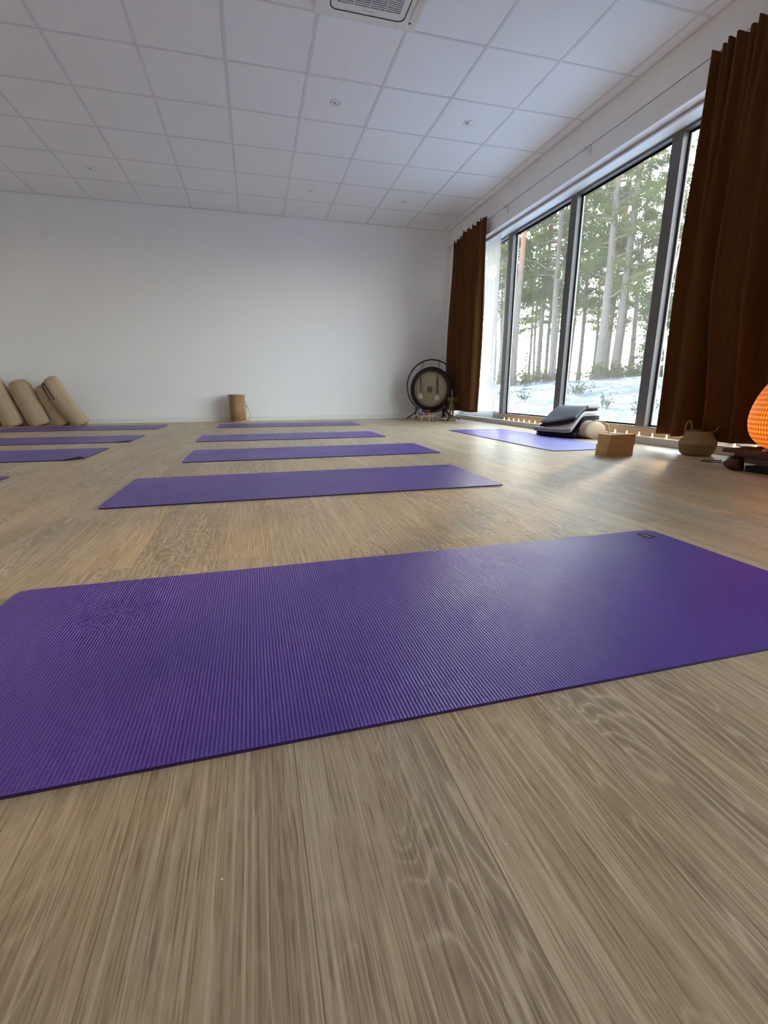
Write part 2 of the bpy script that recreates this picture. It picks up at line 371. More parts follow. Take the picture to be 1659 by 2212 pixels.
obj('grille_bar', bm, M['tbar'], gr_)
for k, (cx_, cy_, rz_) in enumerate(((.300, 0, 0), (-.300, 0, PI), (0, -.305, -PI/2), (0, .318, PI/2))):
    bm = BM(); box(bm, -.020, .024, -.235, .235, -.012, -.006)
    for v in bm.verts: v.co.z += -.010*(v.co.x+.02)/.04
    bevel(bm, .002, 1)
    for v in bm.verts: v.co = Matrix.Rotation(rz_, 3, 'Z') @ v.co + Vector((cx_, cy_, .004))
    if k != 3: obj('louvre', bm, M['acwhite'], ac)
    else: bm.free()
bm = BM(); box(bm, -.04, .035, .237, .247, -.0022, .002); obj('badge', bm, M['tbar'], pn)
bm = BM(); lathe(bm, [(.007, -.002), (.007, .002)], 12, c=(.288, .268, 0)); obj('sensor', bm, M['gasket'], pn)
for p, q in ((-.15, -.155), (.22, .213)):
    bm = BM(); tube(bm, [(p, .30, .0005), (q, .33, .0005)], .0012, 5); obj('panel_seam', bm, M['grille'], pn)

bm = BM(); lathe(bm, [(.052, 0), (.052, -.018), (.044, -.026), (.030, -.027), (.028, -.022), (.012, -.022)], 32, M=Matrix.Rotation(-PI/2, 3, 'X')); 
sd = obj('wall_detector', bm, M['wall'], None, True); sd.location = (-2.403, BW, 2.352)
for v in sd.data.vertices: v.co.y = -abs(v.co.y)
tag(sd, 'small round white cover high on the left of the back wall', 'detector')

# ------------------------------------------------------------------ yoga mats
def yoga_mat(w, l, label, loc, rz=0., logo=False, curl=(), group='purple yoga mats laid out in rows', th=.005):
    """w along y, l along x; curl = list of (corner sx, sy, height)"""
    t = thing('yoga_mat', label, 'yoga mat', loc, rz, group)
    bm = BM(); nx, ny = 72, 26; R = .012
    def Z(x, y):
        z = 0
        for sx, sy, h in curl:
            d = math.hypot(x-sx*l/2, y-sy*w/2); z += h*max(0, 1-d/.16)**2
        z += .0012*max(0, noise.noise(Vector((x*3+loc[0]*7, y*3+loc[1]*3, 2))))
        return z
    top = []; bot = []
    for i in range(nx+1):
        ta, ba = [], []
        for j in range(ny+1):
            x = -l/2+l*i/nx; y = -w/2+w*j/ny
            if i in (0, nx) and j in (0, ny): x *= 1-R/l*1.0; y *= 1-R/w*1.0
            z = Z(x, y); ta.append(bm.verts.new((x, y, z+th))); ba.append(bm.verts.new((x, y, z)))
        top.append(ta); bot.append(ba)
    for i in range(nx):
        for j in range(ny):
            bm.faces.new((top[i][j], top[i+1][j], top[i+1][j+1], top[i][j+1]))
            bm.faces.new((bot[i][j], bot[i][j+1], bot[i+1][j+1], bot[i+1][j]))
    def side(a, b, c, d):
        f = bm.faces.new((a, b, c, d)); f.material_index = 1
    for i in range(nx):
        side(bot[i][0], bot[i+1][0], top[i+1][0], top[i][0]); side(bot[i+1][ny], bot[i][ny], top[i][ny], top[i+1][ny])
    for j in range(ny):
        side(bot[0][j+1], bot[0][j], top[0][j], top[0][j+1]); side(bot[nx][j], bot[nx][j+1], top[nx][j+1], top[nx][j])
    sheet = obj('foam_sheet', bm, [M['yoga'], M['matedge']], t)
    if logo:
        lx, ly = l/2-.045, w/2-.03
        bm = BM(); o = [(lx-.018+p[0], ly-.022+p[1]) for p in rrect(.017, .024, .003, 3)]
        i2 = [(lx-.018+p[0]*.86, ly-.022+p[1]*.90) for p in rrect(.017, .024, .003, 3)]
        ringplate(bm, o, i2, th+.0013, th+.0019); box(bm, lx-.030, lx-.006, ly-.042, ly-.003, th+.0012, th+.0017)
        obj('logo_patch', bm, M['logo'], sheet)
        bm = BM()
        for k in range(6):
            y = ly-.039+k*.0058
            box(bm, lx-.026, lx-.0195, y, y+.0035, th+.0017, th+.0021)
            if k % 2: box(bm, lx-.0165, lx-.010, y, y+.003, th+.0017, th+.0021)
        obj('logo_lettering', bm, M['logolight'], sheet)
    return t
def mat_between(x0, x1, y0, y1, label, rz=0., **k):
    return yoga_mat(y1-y0, x1-x0, label, ((x0+x1)/2, (y0+y1)/2, 0), rz, **k)
mat_between(-.548, 1.228, .534, 1.183, 'large purple yoga mat nearest the camera, spread across the foreground', .006, logo=True, group='near mats')
mat_between(-.62, 1.15, 2.0, 2.66, 'second purple mat from the camera in the middle row, black logo in its far corner', 0, logo=True)
mat_between(-.47, 1.31, 3.21, 3.86, 'third purple yoga mat from the camera in the middle row', 0, logo=True)
mat_between(-.53, 1.25, 4.50, 5.15, 'fourth purple yoga mat from the camera in the middle row, just before the last one', 0)
mat_between(-.46, 1.35, 6.16, 6.82, 'farthest purple yoga mat of the middle row, in front of the wicker lamp', 0)
mat_between(-2.93, -1.13, 6.20, 6.93, 'farthest purple yoga mat of the left row, in front of the beige bolsters', 0)
mat_between(-2.88, -1.10, 4.67, 5.36, 'third purple mat from the camera at the left edge, between two others', 0, curl=((1, -1, .012),))
mat_between(-2.93, -1.14, 3.53, 4.22, 'second purple yoga mat from the camera at the left edge, one near corner lifted', 0, curl=((1, -1, .022),))
mat_between(-3.08, -1.29, 2.30, 2.93, 'purple yoga mat cut off by the left edge, only a tip showing', 0)
mat_between(0, 1.98, 0, .66, 'lilac-lit purple yoga mat lying alone along the window under folded blankets', 0, group='window mat')
wm = [o for o in bpy.data.objects if o.get('label', '').startswith('lilac-lit')][0]
wm.rotation_euler = (0, 0, PI/2+.005); wm.location = (2.475, 4.05, 0)

# ------------------------------------------------------------------ curtains
def curtain(name, label, ypts, xfun, ztop, zbot, fold, mat, amp, seed, group=None, nz=26, header=True, n=150, thick=.004, pleats=0, pdep=.02):
    """a pleated cloth hanging in the y-z plane. ypts=(y0 top, y1 top, y0 bottom, y1 bottom)"""
    rnd = random.Random(seed); t = thing(name, label, 'curtain', (0, 0, 0), 0, group)
    ph = [rnd.random()*6.28 for _ in range(8)]
    def P(s, h):                       # s 0..1 along width, h 0 top..1 bottom
        a = ypts[0]+(ypts[1]-ypts[0])*s; b = ypts[2]+(ypts[3]-ypts[2])*s; y = a+(b-a)*h
        w = 2*PI*fold*(s+.018*math.sin(5*s+ph[0])+.012*math.sin(11*s+ph[1]))
        k = .55+.45*h if not pleats else .30+.70*sstep(0, .5, h)
        x = amp*k*(math.sin(w)+.45*math.sin(w*.5+ph[2]+h*.8)+.30*math.sin(w*1.7+ph[3]+h*.6))/1.2
        x += amp*.25*math.sin(2.1*h*PI+s*9+ph[4])*h
        y += .25*amp*math.cos(w+.6)*k
        pw = 2*PI*pleats*(s+.006*math.sin(23*s+ph[6])); x += pdep*(1-sstep(.02, .55, h))*math.sin(pw)
        z = ztop+(zbot-ztop)*h
        if header and h < .04: z += .012*math.sin(w+1.2)*(0 if pleats > 20 else 1)-(.010*math.sin(pw) if pleats else 0)
        if h > .97: z += .004*math.sin(w*.7+ph[5])
        if not header or seed == 14: z -= .022*h*sstep(2.7, 2.5, y) if header else 0
        return Vector((xfun(y, h)+x, y, z))
    bm = BM(); G = [[bm.verts.new(P(i/n, j/nz)) for j in range(nz+1)] for i in range(n+1)]
    for i in range(n):
        for j in range(nz): bm.faces.new((G[i][j], G[i+1][j], G[i+1][j+1], G[i][j+1]))
    bmesh.ops.recalc_face_normals(bm, faces=bm.faces)
    o = obj('drape', bm, mat, t, True)
    if thick:
        md = o.modifiers.new('Solid', 'SOLIDIFY'); md.thickness = thick
    if header:
        for hh in (.975, .035):
            bm = BM(); tube(bm, [P(i/n, hh)+Vector((-.0035, 0, 0)) for i in range(n+1)], .0012, 4); obj('hem_stitching', bm, mat, o)
    return t
curtain('pleated_curtain', 'narrow gathered rust-brown curtain hanging in the far corner behind the gong', (6.09, 7.19, 6.10, 7.26),
        lambda y, h: 2.99+.06*sstep(6.65, 6.95, y), 2.575, .145, 9.0, M['velvet'], .050, 3, 'rust-brown curtains', n=260, pleats=16, pdep=.012)
def xr(y, h):
    b = 3.125 if y < 2.66 else 2.985+.14*sstep(2.80, 2.66, y)
    return 2.985+(b-2.985)*sstep(.55, 1., h)
curtain('pleated_curtain', 'tall wide rust-brown curtain beside the orange lamp at the right edge', (2.93, 1.05, 2.95, 1.05),
        xr, 2.525, .118, 9.0, M['velvet'], .068, 14, 'rust-brown curtains', n=440, pleats=29, pdep=.020)
curtain('sheer_curtain', 'thin white sheer curtain between the corner curtain and the window glass', (6.02, 7.15, 5.98, 7.18),
        lambda y, h: 3.205, 2.37, .075, 10, M['sheer'], .014, 5, 'white sheer curtains', header=False, thick=0)
curtain('sheer_curtain', 'white sheer curtain peeking out below the tall curtain by the lamp', (2.80, 1.25, 2.88, 1.25),
        lambda y, h: 3.222, 2.37, .064, 10, M['sheer'], .014, 8, 'white sheer curtains', header=False, thick=0)
rw = thing('curtain_wire', 'thin curtain wire on small brackets along the wall above the window', 'curtain rail')
bm = BM(); tube(bm, [(3.03, y, 2.545-.004*math.sin(i)) for i, y in enumerate([7.4-.5*k for k in range(14)])], .0028, 6); obj('wire', bm, M['grille'], rw)
for y in (7.40, 5.70, 4.24, 2.97, 1.3):
    bm = BM(); box(bm, 3.022, 3.09, y-.006, y+.006, 2.54, 2.552); box(bm, 3.082, 3.09, y-.012, y+.012, 2.50, 2.58); box(bm, 3.020, 3.030, y-.006, y+.006, 2.53, 2.565); obj('bracket', bm, M['tbar'], rw)

# ------------------------------------------------------------------ string lights on the sill
sl = thing('string_lights', 'string of tiny warm fairy lights lying along the window sill', 'fairy lights')
ylist = [5.74-.122*k for k in range(12)] + [3.83-.145*k for k in range(12)]
pts = []
for i, y in enumerate(ylist): pts += [(3.235+.006*math.sin(i*2.1), y, .0635), (3.24, y-.06, .063)]
bm = BM(); tube(bm, pts, .0012, 5); obj('cord', bm, M['pine'], sl)
for i, y in enumerate(ylist):
    bm = BM(); lathe(bm, [(.003, 0), (.0055, .008), (.0055, .016), (.0035, .024), (.001, .031)], 8, c=(3.235, y, .062)); obj('bulb', bm, M['fairy'], sl, True)

# ------------------------------------------------------------------ bolsters against the back wall
def bolster(name, base, top, r, label, bend=0, group='beige bolsters leaning in the left corner', handle=False, mat='canvas', squash=.86, pinch=None):
    """standing cushion leaning from base centre to top centre"""
    A, B = Vector(base), Vector(top); ax = B-A; L = ax.length; az = ax.normalized()
    side = az.cross(Vector((0,1,0))).normalized(); fr = side.cross(az).normalized()
    t = thing(name, label, 'bolster', (0,0,0), 0, group)
    prof = [(0, .0), (.55, .0), (.80, .008), (.90, .025), (.96, .05), (.99, .085), (1, .13), (1.02, .3), (1, .55), (.975, .75), (.95, .83), (.91, .885), (.85, .925), (.76, .96), (.62, .985), (.42, .997), (.20, 1.0), (0, 1.0)]
    def P(k, a):
        rr, h = prof[k]; n3 = 1+.05*noise.noise(Vector((math.cos(a)*1.6+base[0]*5, math.sin(a)*1.6, h*3.2)))
        if pinch: n3 *= 1-.17*math.exp(-((h-pinch)/.035)**2)*(.5+.5*math.cos(a-2.6))
        c = A+az*(h*L)+side*(bend*math.sin(PI*h))
        return c+(side*math.cos(a)*rr*r*n3+fr*math.sin(a)*rr*r*squash*n3)
    # denser profile
    dense = []
    for (r0, h0), (r1, h1) in zip(prof, prof[1:]):
        s = max(1, int((h1-h0)/.04))
        for q in range(s): dense.append((r0+(r1-r0)*q/s, h0+(h1-h0)*q/s))
    dense.append(prof[-1]); prof[:] = dense
    bm = BM(); n = 36; rings = [[bm.verts.new(P(k, 2*PI*i/n)) for i in range(n)] for k in range(1, len(prof)-1)]
    for a, b in zip(rings, rings[1:]):
        for i in range(n): bm.faces.new((a[i], a[(i+1) % n], b[(i+1) % n], b[i]))
    bm.faces.new(rings[0][::-1]); bm.faces.new(rings[-1])
    bmesh.ops.recalc_face_normals(bm, faces=bm.faces)
    zmin = min(v.co.z for v in bm.verts)
    for v in bm.verts:
        v.co.z = max(0., v.co.z-zmin-.030)
        v.co.y = min(v.co.y, BW-.003)
    zmin += .030
    o = obj('cushion', bm, M[mat], t, True)
    bm = BM(); a0 = 0.75 if fr.y > 0 else -.75
    if fr.y > 0: a0 = -2.25
    tube(bm, [P(k, a0)*1.0-Vector((0,0,zmin)) for k in range(2, len(prof)-2)], .0022, 5); obj('seam', bm, M['seam'], o)
    if handle:
        dz = Vector((0, -.006, -zmin)); K = len(prof)
        pts = [P(K-12, -1.15)+dz, P(K-9, -1.1)+dz, P(K-7, -1.0)+dz+Vector((-.004, -.006, .004)), P(K-6, -.75)+dz+az*.012, P(K-6, -.45)+dz+az*.012, P(K-7, -.25)+dz+Vector((-.008, -.004, 0)), P(K-9, -.2)+dz, P(K-11, -.2)+dz]
        bm = BM(); tube(bm, pts, .0075, 6); obj('handle', bm, M['strap'], o)
    return t
bolster('bolster', (-3.36, 7.30, .03), (-3.50, 7.33, .60), .13, 'beige bolster mostly cut off by the left edge of the frame, before the others')
bolster('bolster', (-3.02, 7.24, .03), (-3.22, 7.27, .650), .128, 'beige bolster at the left edge of the photo, second from the corner')
bolster('bolster', (-2.725, 7.24, .03), (-2.930, 7.27, .605), .130, 'plump beige bolster leaning between the left-edge one and the creased one')
bolster('bolster', (-2.445, 7.25, .03), (-2.675, 7.30, .545), .112, 'short slim beige bolster with a crease round its upper part', pinch=.60)
bolster('bolster', (-2.215, 7.17, .03), (-2.545, 7.22, .635), .108, 'rightmost leaning beige bolster with a dark handle loop at its top', bend=.035, handle=True)

# ------------------------------------------------------------------ wicker lamp and socket by the back wall
wl = thing('wicker_lamp', 'unlit cylindrical split-bamboo floor lamp standing against the back wall', 'lamp', (-.232, 7.34, 0))
bm = BM(); lathe(bm, [(.112, .004), (.112, .385)], 40, cap=False); o = obj('shade', bm, M['wicker'], wl, True); md = o.modifiers.new('S', 'SOLIDIFY'); md.thickness = .004
for z in (0, .378):
    bm = BM(); lathe(bm, [(.108, z), (.117, z), (.117, z+.016), (.108, z+.016), (.108, z)], 40, cap=False); obj('rim_band', bm, M['pine'], wl, True)
bm = BM(); box(bm, -.006, .006, -.120, -.113, .01, .386); obj('seam_strip', bm, M['seagrass2'], wl).rotation_euler = (0, 0, -.55)
bm = BM(); lathe(bm, [(.016, .02), (.016, .14), (.03, .16), (.03, .22), (.012, .25)], 14); obj('bulb', bm, M['white'], wl, True)
bm = BM(); tube(bm, [(.10, .02, .006), (.15, .05, .02), (.172, .10, .07), (.168, .13, .13), (.15, .145, .18), (.138, .15, .22)], .0025, 6); obj('cord', bm, M['grille'], wl)
so = thing('wall_socket', 'white socket plate with plug on the back wall beside the wicker lamp', 'socket', (-.095, BW, .25))
bm = BM(); box(bm, -.025, .025, -.010, 0, -.05, .05); bevel(bm, .003, 2); obj('plate', bm, M['white'], so)
bm = BM(); lathe(bm, [(.016, 0), (.014, -.022)], 14, c=(0, -.010, -.02), M=Matrix.Rotation(-PI/2, 3, 'X'))
for v in bm.verts: v.co.y = -abs(v.co.y)
obj('plug', bm, M['white'], so, True)

# ------------------------------------------------------------------ gong group
GR = math.radians(-38); GC = Vector((2.63, 6.93, 0)); GZ = .460
def gl(x, y, z=0): return GC+Matrix.Rotation(GR, 3, 'Z') @ Vector((x, y, z))
gs = thing('gong_stand', 'black tubular ring stand carrying the gong in the corner', 'gong stand', GC, GR)
bm = BM(); cz = .505; tube(bm, [(.386*math.cos(a), 0, cz+.386*math.sin(a)) for a in [2*PI*i/72 for i in range(72)]], .0105, 8, closed=True); obj('ring_tube', bm, M['black'], gs, True)
for s in (-1, 1):
    bm = BM(); tube(bm, [(s*.43, .135, .009), (s*.30, .05, .085), (s*.20, 0, .165), (s*.10, -.004, .128), (0, -.005, .119)], .0105, 8); obj('foot', bm, M['black'], gs, True)
    bm = BM(); tube(bm, [(s*.29, .17, .009), (s*.27, .08, .07), (s*.235, 0, .20)], .0100, 8); obj('leg', bm, M['black'], gs, True)
for s in (-1, 1):
    bm = BM(); tube(bm, [(s*.130, -.004, .868), (s*.128, -.015, .80), (s*.125, -.03, .775)], .003, 6); tube(bm, [(s*.130+.012*math.cos(a), -.004+.0, .868+.012*math.sin(a)) for a in [2*PI*i/12 for i in range(12)]], .003, 5, closed=True)
    obj('hanging_cord', bm, M['black'], gs)
gg = thing('gong', 'large round bronze gong with black rim and a dark planet symbol', 'gong', gl(0, -.03, GZ), GR)
bm = BM(); Mx = Matrix.Rotation(PI/2, 3, 'X')
lathe(bm, [(.001, .012), (.06, .014), (.065, .009), (.2, .007), (.28, .002), (.312, -.004), (.326, -.012), (.330, -.03), (.325, -.05), (.319, -.05), (.322, -.03), (.325, -.014), (.28, -.004), (.001, .006)], 96, M=Mx, cap=False)
gd = obj('gong_disc', bm, M['gong'], gg, True)
# planet symbol: a curved "2" stroke joined to a cross
bm = BM(); y = -.0180
def stroke(pts, w):
    tube(bm, [(p[0], y, p[1]) for p in pts], w, 6)
stroke([(-.043, .020), (-.042, .030), (-.032, .038), (-.020, .037), (-.012, .028), (-.013, .014), (-.022, .0), (-.034, -.012), (-.044, -.020), (-.030, -.0215), (.036, -.020)], .0036)
stroke([(.016, .036), (.017, 0), (.016, -.042)], .0036); stroke([(.016, .036), (.006, .018), (.002, .0)], .002); stroke([(-.046, -.017), (-.046, -.026)], .002); stroke([(.034, -.016), (.036, -.026)], .0024); stroke([(.009, -.042), (.024, -.042)], .0022)
obj('planet_symbol', bm, M['logo'], gd)
def mallet(x, zh, s, label):
    t = thing('gong_mallet', label, 'mallet', gl(x, -.078), GR, 'gong mallets')
    bm = BM(); lathe(bm, [(.018*s, 0), (.033*s, .006), (.037*s, .02), (.037*s, .062), (.032*s, .076), (.014*s, .082)], 24, c=(0, 0, zh)); obj('felt_head', bm, M['felt'], t, True)
    bm = BM(); lathe(bm, [(.006, 0), (.006, .03)], 10, c=(0, 0, zh+.080)); obj('ferrule', bm, M['brass'], t, True)
    bm = BM(); lathe(bm, [(.0065, 0), (.0075, .10), (.009, .225), (.006, .232)], 10, c=(0, 0, zh+.110)); obj('shaft', bm, M['strap'], t, True)
    bm = BM(); tube(bm, [(0, 0, zh+.34), (.004, -.008, .70), (.008, .0, .78), (.006, .032, .84), (.006, .070, .872)], .003, 5); tube(bm, [(.004, .0, zh+.34), (.022, .003, zh+.2), (.024, .004, zh+.09)], .0035, 5); obj('strap', bm, M['strap'], t)
    return t
mallet(-.145, .315, 1., 'left gong mallet with pale felt head hanging before the gong')
mallet(.117, .293, 1.08, 'right gong mallet with pale felt head hanging before the gong')
bm = BM(); lathe(bm, [(.055, 0), (.06, .012), (.048, .03), (.034, .05), (.032, .14), (.042, .158), (.036, .168)], 20); kk = obj('singing_stand', bm, M['black'], None, True); kk.location = (2.865, 6.955, 0)
kk.name = 'black_pedestal'; tag(kk, 'small black waisted pedestal on the floor between gong and statue', 'pedestal')
t = thing('flower_cluster', 'bunch of small cream flowers lying on the floor before the gong', 'flowers', (2.790, 6.80, 0))
for i, (x, y, r) in enumerate(((-.045, 0, .036), (.0, -.02, .042), (.045, .005, .034), (.012, .03, .032))):
    bm = BM(); ico(bm, (x, y, r*.85), r*.62, 1)
    for k in range(6): a = k*PI/3; ico(bm, (x+r*.6*math.cos(a), y+r*.6*math.sin(a), r*.8), r*.42, 1, (1,1,.8))
    mn = min(v.co.z for v in bm.verts)
    for v in bm.verts: v.co.z -= mn*(1 if mn < 0 or True else 0)
    obj('blossom', bm, M['flower'], t, True)
# small altar table with things on it
TX, TY, TZ = 2.485, 6.790, .080
t = thing('altar_table', 'tiny round light-wood table on short legs before the gong', 'table', (TX, TY, 0))
bm = BM(); lathe(bm, [(.150, TZ-.012), (.155, TZ-.009), (.155, TZ-.003), (.150, TZ)], 40); obj('tabletop', bm, M['pine'], t, True)
for a in (-1.35, -.55, 1.2, 2.6, 3.9):
    bm = BM(); lathe(bm, [(.010, 0), (.013, TZ-.012)], 12, c=(.115*math.cos(a), .115*math.sin(a), 0)); obj('leg', bm, M['pine'], t, True)
t = thing('ceramic_jar', 'blue-grey jar with a dark lid standing left on the tiny table', 'jar', (TX-.075, TY+.015, TZ))
bm = BM(); lathe(bm, [(.026, 0), (.030, .004), (.031, .085), (.028, .094)], 24); obj('jar_body', bm, M['jar'], t, True)
bm = BM(); lathe(bm, [(.029, .094), (.031, .097), (.031, .106), (.027, .110)], 24); obj('lid', bm, M['gasket'], t, True)
bm = BM(); lathe(bm, [(.015, 0), (.021, .006), (.022, .020), (.014, .036), (.005, .042)], 18); o = obj('tealight_glass', bm, M['jar'], None, True); o.location = (TX-.042, TY-.055, TZ); tag(o, 'small pale blue glass tealight in front of the blue-grey jar', 'candle holder')
t = thing('lotus_bowl', 'coral pink lotus-shaped bowl in the middle of the tiny table', 'bowl', (TX+.035, TY-.03, TZ))
bm = BM(); lathe(bm, [(.018, 0), (.030, .004), (.043, .022), (.040, .030), (.026, .014), (.01, .010)], 24, cap=False); obj('bowl_body', bm, M['copper'], t, True)
for k in range(9):
    a = k*2*PI/9; bm = BM(); ico(bm, (.036*math.cos(a), .036*math.sin(a), .026), .015, 1, (.8,.8,1.1)); obj('petal', bm, M['copper'], t, True)
def orb(name, x, y, z, r, mat, label, cat):
    bm = BM(); ico(bm, (0,0,r), r, 2); o = obj(name, bm, M[mat], None, True); o.location = (x, y, z); tag(o, label, cat); return o
t = thing('amber_cup', 'dark amber glass cup behind the lotus bowl on the tiny table', 'cup', (TX+.062, TY+.045, TZ))
bm = BM(); lathe(bm, [(.020, 0), (.032, .006), (.037, .035), (.036, .068), (.033, .068), (.033, .036), (.028, .010), (.001, .008)], 24, cap=False); obj('cup_body', bm, M['brownglass'], t, True)
bm = BM(); lathe(bm, [(.038, .066), (.040, .070), (.038, .074), (.033, .072), (.033, .066)], 24, cap=False); obj('cup_rim', bm, M['brass'], t, True)
orb('brass_bell', TX+.018, TY+.03, TZ, .022, 'brownglass', 'small dark brass bell left of the amber cup', 'bell')
orb('cream_ball', TX+.112, TY+.0, TZ, .016, 'flower', 'little cream ball at the right end of the tiny table', 'ball')
bm = BM(); lathe(bm, [(.012, 0), (.013, .003), (.013, .010), (.011, .011)], 14); o = obj('white_tealight', bm, M['white'], None, True); o.location = (TX+.03, TY-.105, TZ); tag(o, 'flat white tealight at the front edge of the tiny table', 'candle')

# ------------------------------------------------------------------ bronze statue (skinned body on a pedestal)
st = thing('deity_statue', 'slim bronze standing figure with both hands raised on a stepped base', 'statue', (2.845, 6.62, 0))
bm = BM(); box(bm, -.058, .058, -.05, .05, 0, .028); box(bm, -.046, .046, -.038, .038, .028, .052); lathe(bm, [(.036, .052), (.040, .060), (.030, .070)], 20); bevel(bm, .003, 1, 1.2); obj('pedestal', bm, M['bronze'], st)
def skin(name, joints, edges, parent, mat, sub=2, loc=(0,0,0)):
    me = bpy.data.meshes.new(name); me.from_pydata([j[:3] for j in joints], edges, [])
    o = link(name, me, mat, parent); o.location = loc
    sk = o.modifiers.new('Skin', 'SKIN'); ss = o.modifiers.new('Sub', 'SUBSURF'); ss.levels = ss.render_levels = sub; sk.use_smooth_shade = True
    for i, j in enumerate(joints):
        d = me.skin_vertices[0].data[i]; d.radius = (j[3], j[3] if len(j) < 5 else j[4]); d.use_root = (i == 0)
    return o
J = [(0, 0, 0.235, 0.0369, 0.027), (0, 0, 0.262, 0.027, 0.0199), (0, 0, 0.3, 0.0369, 0.0241), (0, 0, 0.328, 0.0312, 0.0185), (0, 0, 0.348, 0.0114, 0.0114), (0, -0.003, 0.362, 0.0137, 0.0137), (0, -0.004, 0.382, 0.0206, 0.0213), (0, -0.002, 0.4, 0.015, 0.0163), (-0.04, 0, 0.33, 0.0128), (-0.06, -0.008, 0.292, 0.0106), (-0.072, -0.03, 0.312, 0.0085), (-0.074, -0.034, 0.334, 0.0092, 0.0057), (0.04, 0, 0.33, 0.0128), (0.06, -0.008, 0.292, 0.0106), (0.074, -0.03, 0.312, 0.0085), (0.078, -0.034, 0.334, 0.0092, 0.0057), (-0.017, 0, 0.215, 0.0241), (-0.019, -0.004, 0.145, 0.017), (-0.019, 0.003, 0.082, 0.0114), (-0.02, -0.02, 0.074, 0.0114, 0.0071), (0.017, 0, 0.215, 0.0241), (0.021, -0.006, 0.145, 0.017), (0.021, 0.003, 0.082, 0.0114), (0.024, -0.02, 0.074, 0.0114, 0.0071)]
Ed = [(0,1),(1,2),(2,3),(3,4),(4,5),(5,6),(6,7),(3,8),(8,9),(9,10),(10,11),(3,12),(12,13),(13,14),(14,15),(0,16),(16,17),(17,18),(18,19),(0,20),(20,21),(21,22),(22,23)]
fb = skin('figure_body', J, Ed, st, M['bronze'])
bm = BM(); lathe(bm, [(.020, .396), (.019, .410), (.014, .426), (.009, .442), (.002, .458)], 14); obj('crown', bm, M['bronze'], fb, True)
bm = BM()
for s in (-1, 1):
    ico(bm, (s*.006, -.0200, .385), .0022, 1); 
ico(bm, (0, -.0215, .379), .0024, 1, (.8,1,1.6)); ico(bm, (0, -.0190, .372), .0024, 1, (1.6,.7,.6))
for s in (-1, 1): ico(bm, (s*.0165, -.003, .381), .004, 1, (.5,.7,1.5))
obj('face', bm, M['bronze'], fb, True)
for s, bx in ((-1, -.074), (1, .078)):
    bm = BM()
    for k in range(4): a = (k-1.5)*.28; ln = (.013, .016, .0155, .012)[k]; tube(bm, [(bx+.003*(k-1.5), -.034, .337), (bx+.003*(k-1.5)+ln*.5*math.sin(a), -.036, .337+ln*.6), (bx+.003*(k-1.5)+ln*math.sin(a)*.9, -.034, .337+ln)], [.0018,.0017,.0012], 6)
    tube(bm, [(bx-s*.004, -.035, .332), (bx-s*.010, -.037, .338), (bx-s*.011, -.037, .345)], [.002,.0018,.0013], 6)
    obj('hand', bm, M['bronze'], fb, True)
bm = BM(); lathe(bm, [(.030, .150), (.038, .19), (.036, .225), (.032, .243), (.028, .246)], 18); obj('skirt', bm, M['bronze'], fb, True)

# ------------------------------------------------------------------ blankets and lying bolster on the window mat
lb = thing('bolster', 'pale beige bolster lying on the floor half under the blanket pile', 'bolster', (3.078, 4.075, 0), 0, 'window bolster')
lb.rotation_euler = (0, 0, .0)
bm = BM(); L = .66; n = 40; prof = [(-L/2, .80), (-L/2+.012, .95), (-L/2+.03, 1.0), (-L/4, 1.02), (0, 1.03), (L/4, 1.02), (L/2-.03, 1.0), (L/2-.012, .95), (L/2, .80)]
def bsec(a, k):
    x = .116*math.cos(a); z = .082+.084*math.sin(a)
    if math.sin(a) < 0: z = .082+.080*math.sin(a)*1.0; 
    z = max(z, .002) if True else z
    return x*(1+.015*noise.noise(Vector((math.cos(a)*2, k*4., 1)))), z
rings = [[bm.verts.new((bsec(2*PI*i/n, k)[0]*k, y, .006+(bsec(2*PI*i/n, k)[1]-.006)*k)) for i in range(n)] for y, k in prof]
for a, b in zip(rings, rings[1:]):
    for i in range(n): bm.faces.new((a[i], b[i], b[(i+1) % n], a[(i+1) % n]))
bm.faces.new(rings[0]); bm.faces.new(rings[-1][::-1]); bmesh.ops.recalc_face_normals(bm, faces=bm.faces)
mn = min(v.co.z for v in bm.verts)
for v in bm.verts: v.co.z -= mn
lbc = obj('cushion', bm, M['canvas2'], lb, True)
bm = BM(); tube(bm, [(bsec(2*PI*i/n, 1)[0]*1.0, -L/2+.026, bsec(2*PI*i/n, 1)[1]+.001) for i in range(n)], .0032, 6, closed=True); obj('piping', bm, M['seam'], lbc, True)
bm = BM(); tube(bm, [(.05, -L/2+.06, .160), (.085, -L/2+.02, .155), (.118, -L/2-.006, .125), (.132, -L/2-.010, .07), (.128, -L/2-.004, .02)], .009, 6); obj('handle', bm, M['canvas'], lb, True)

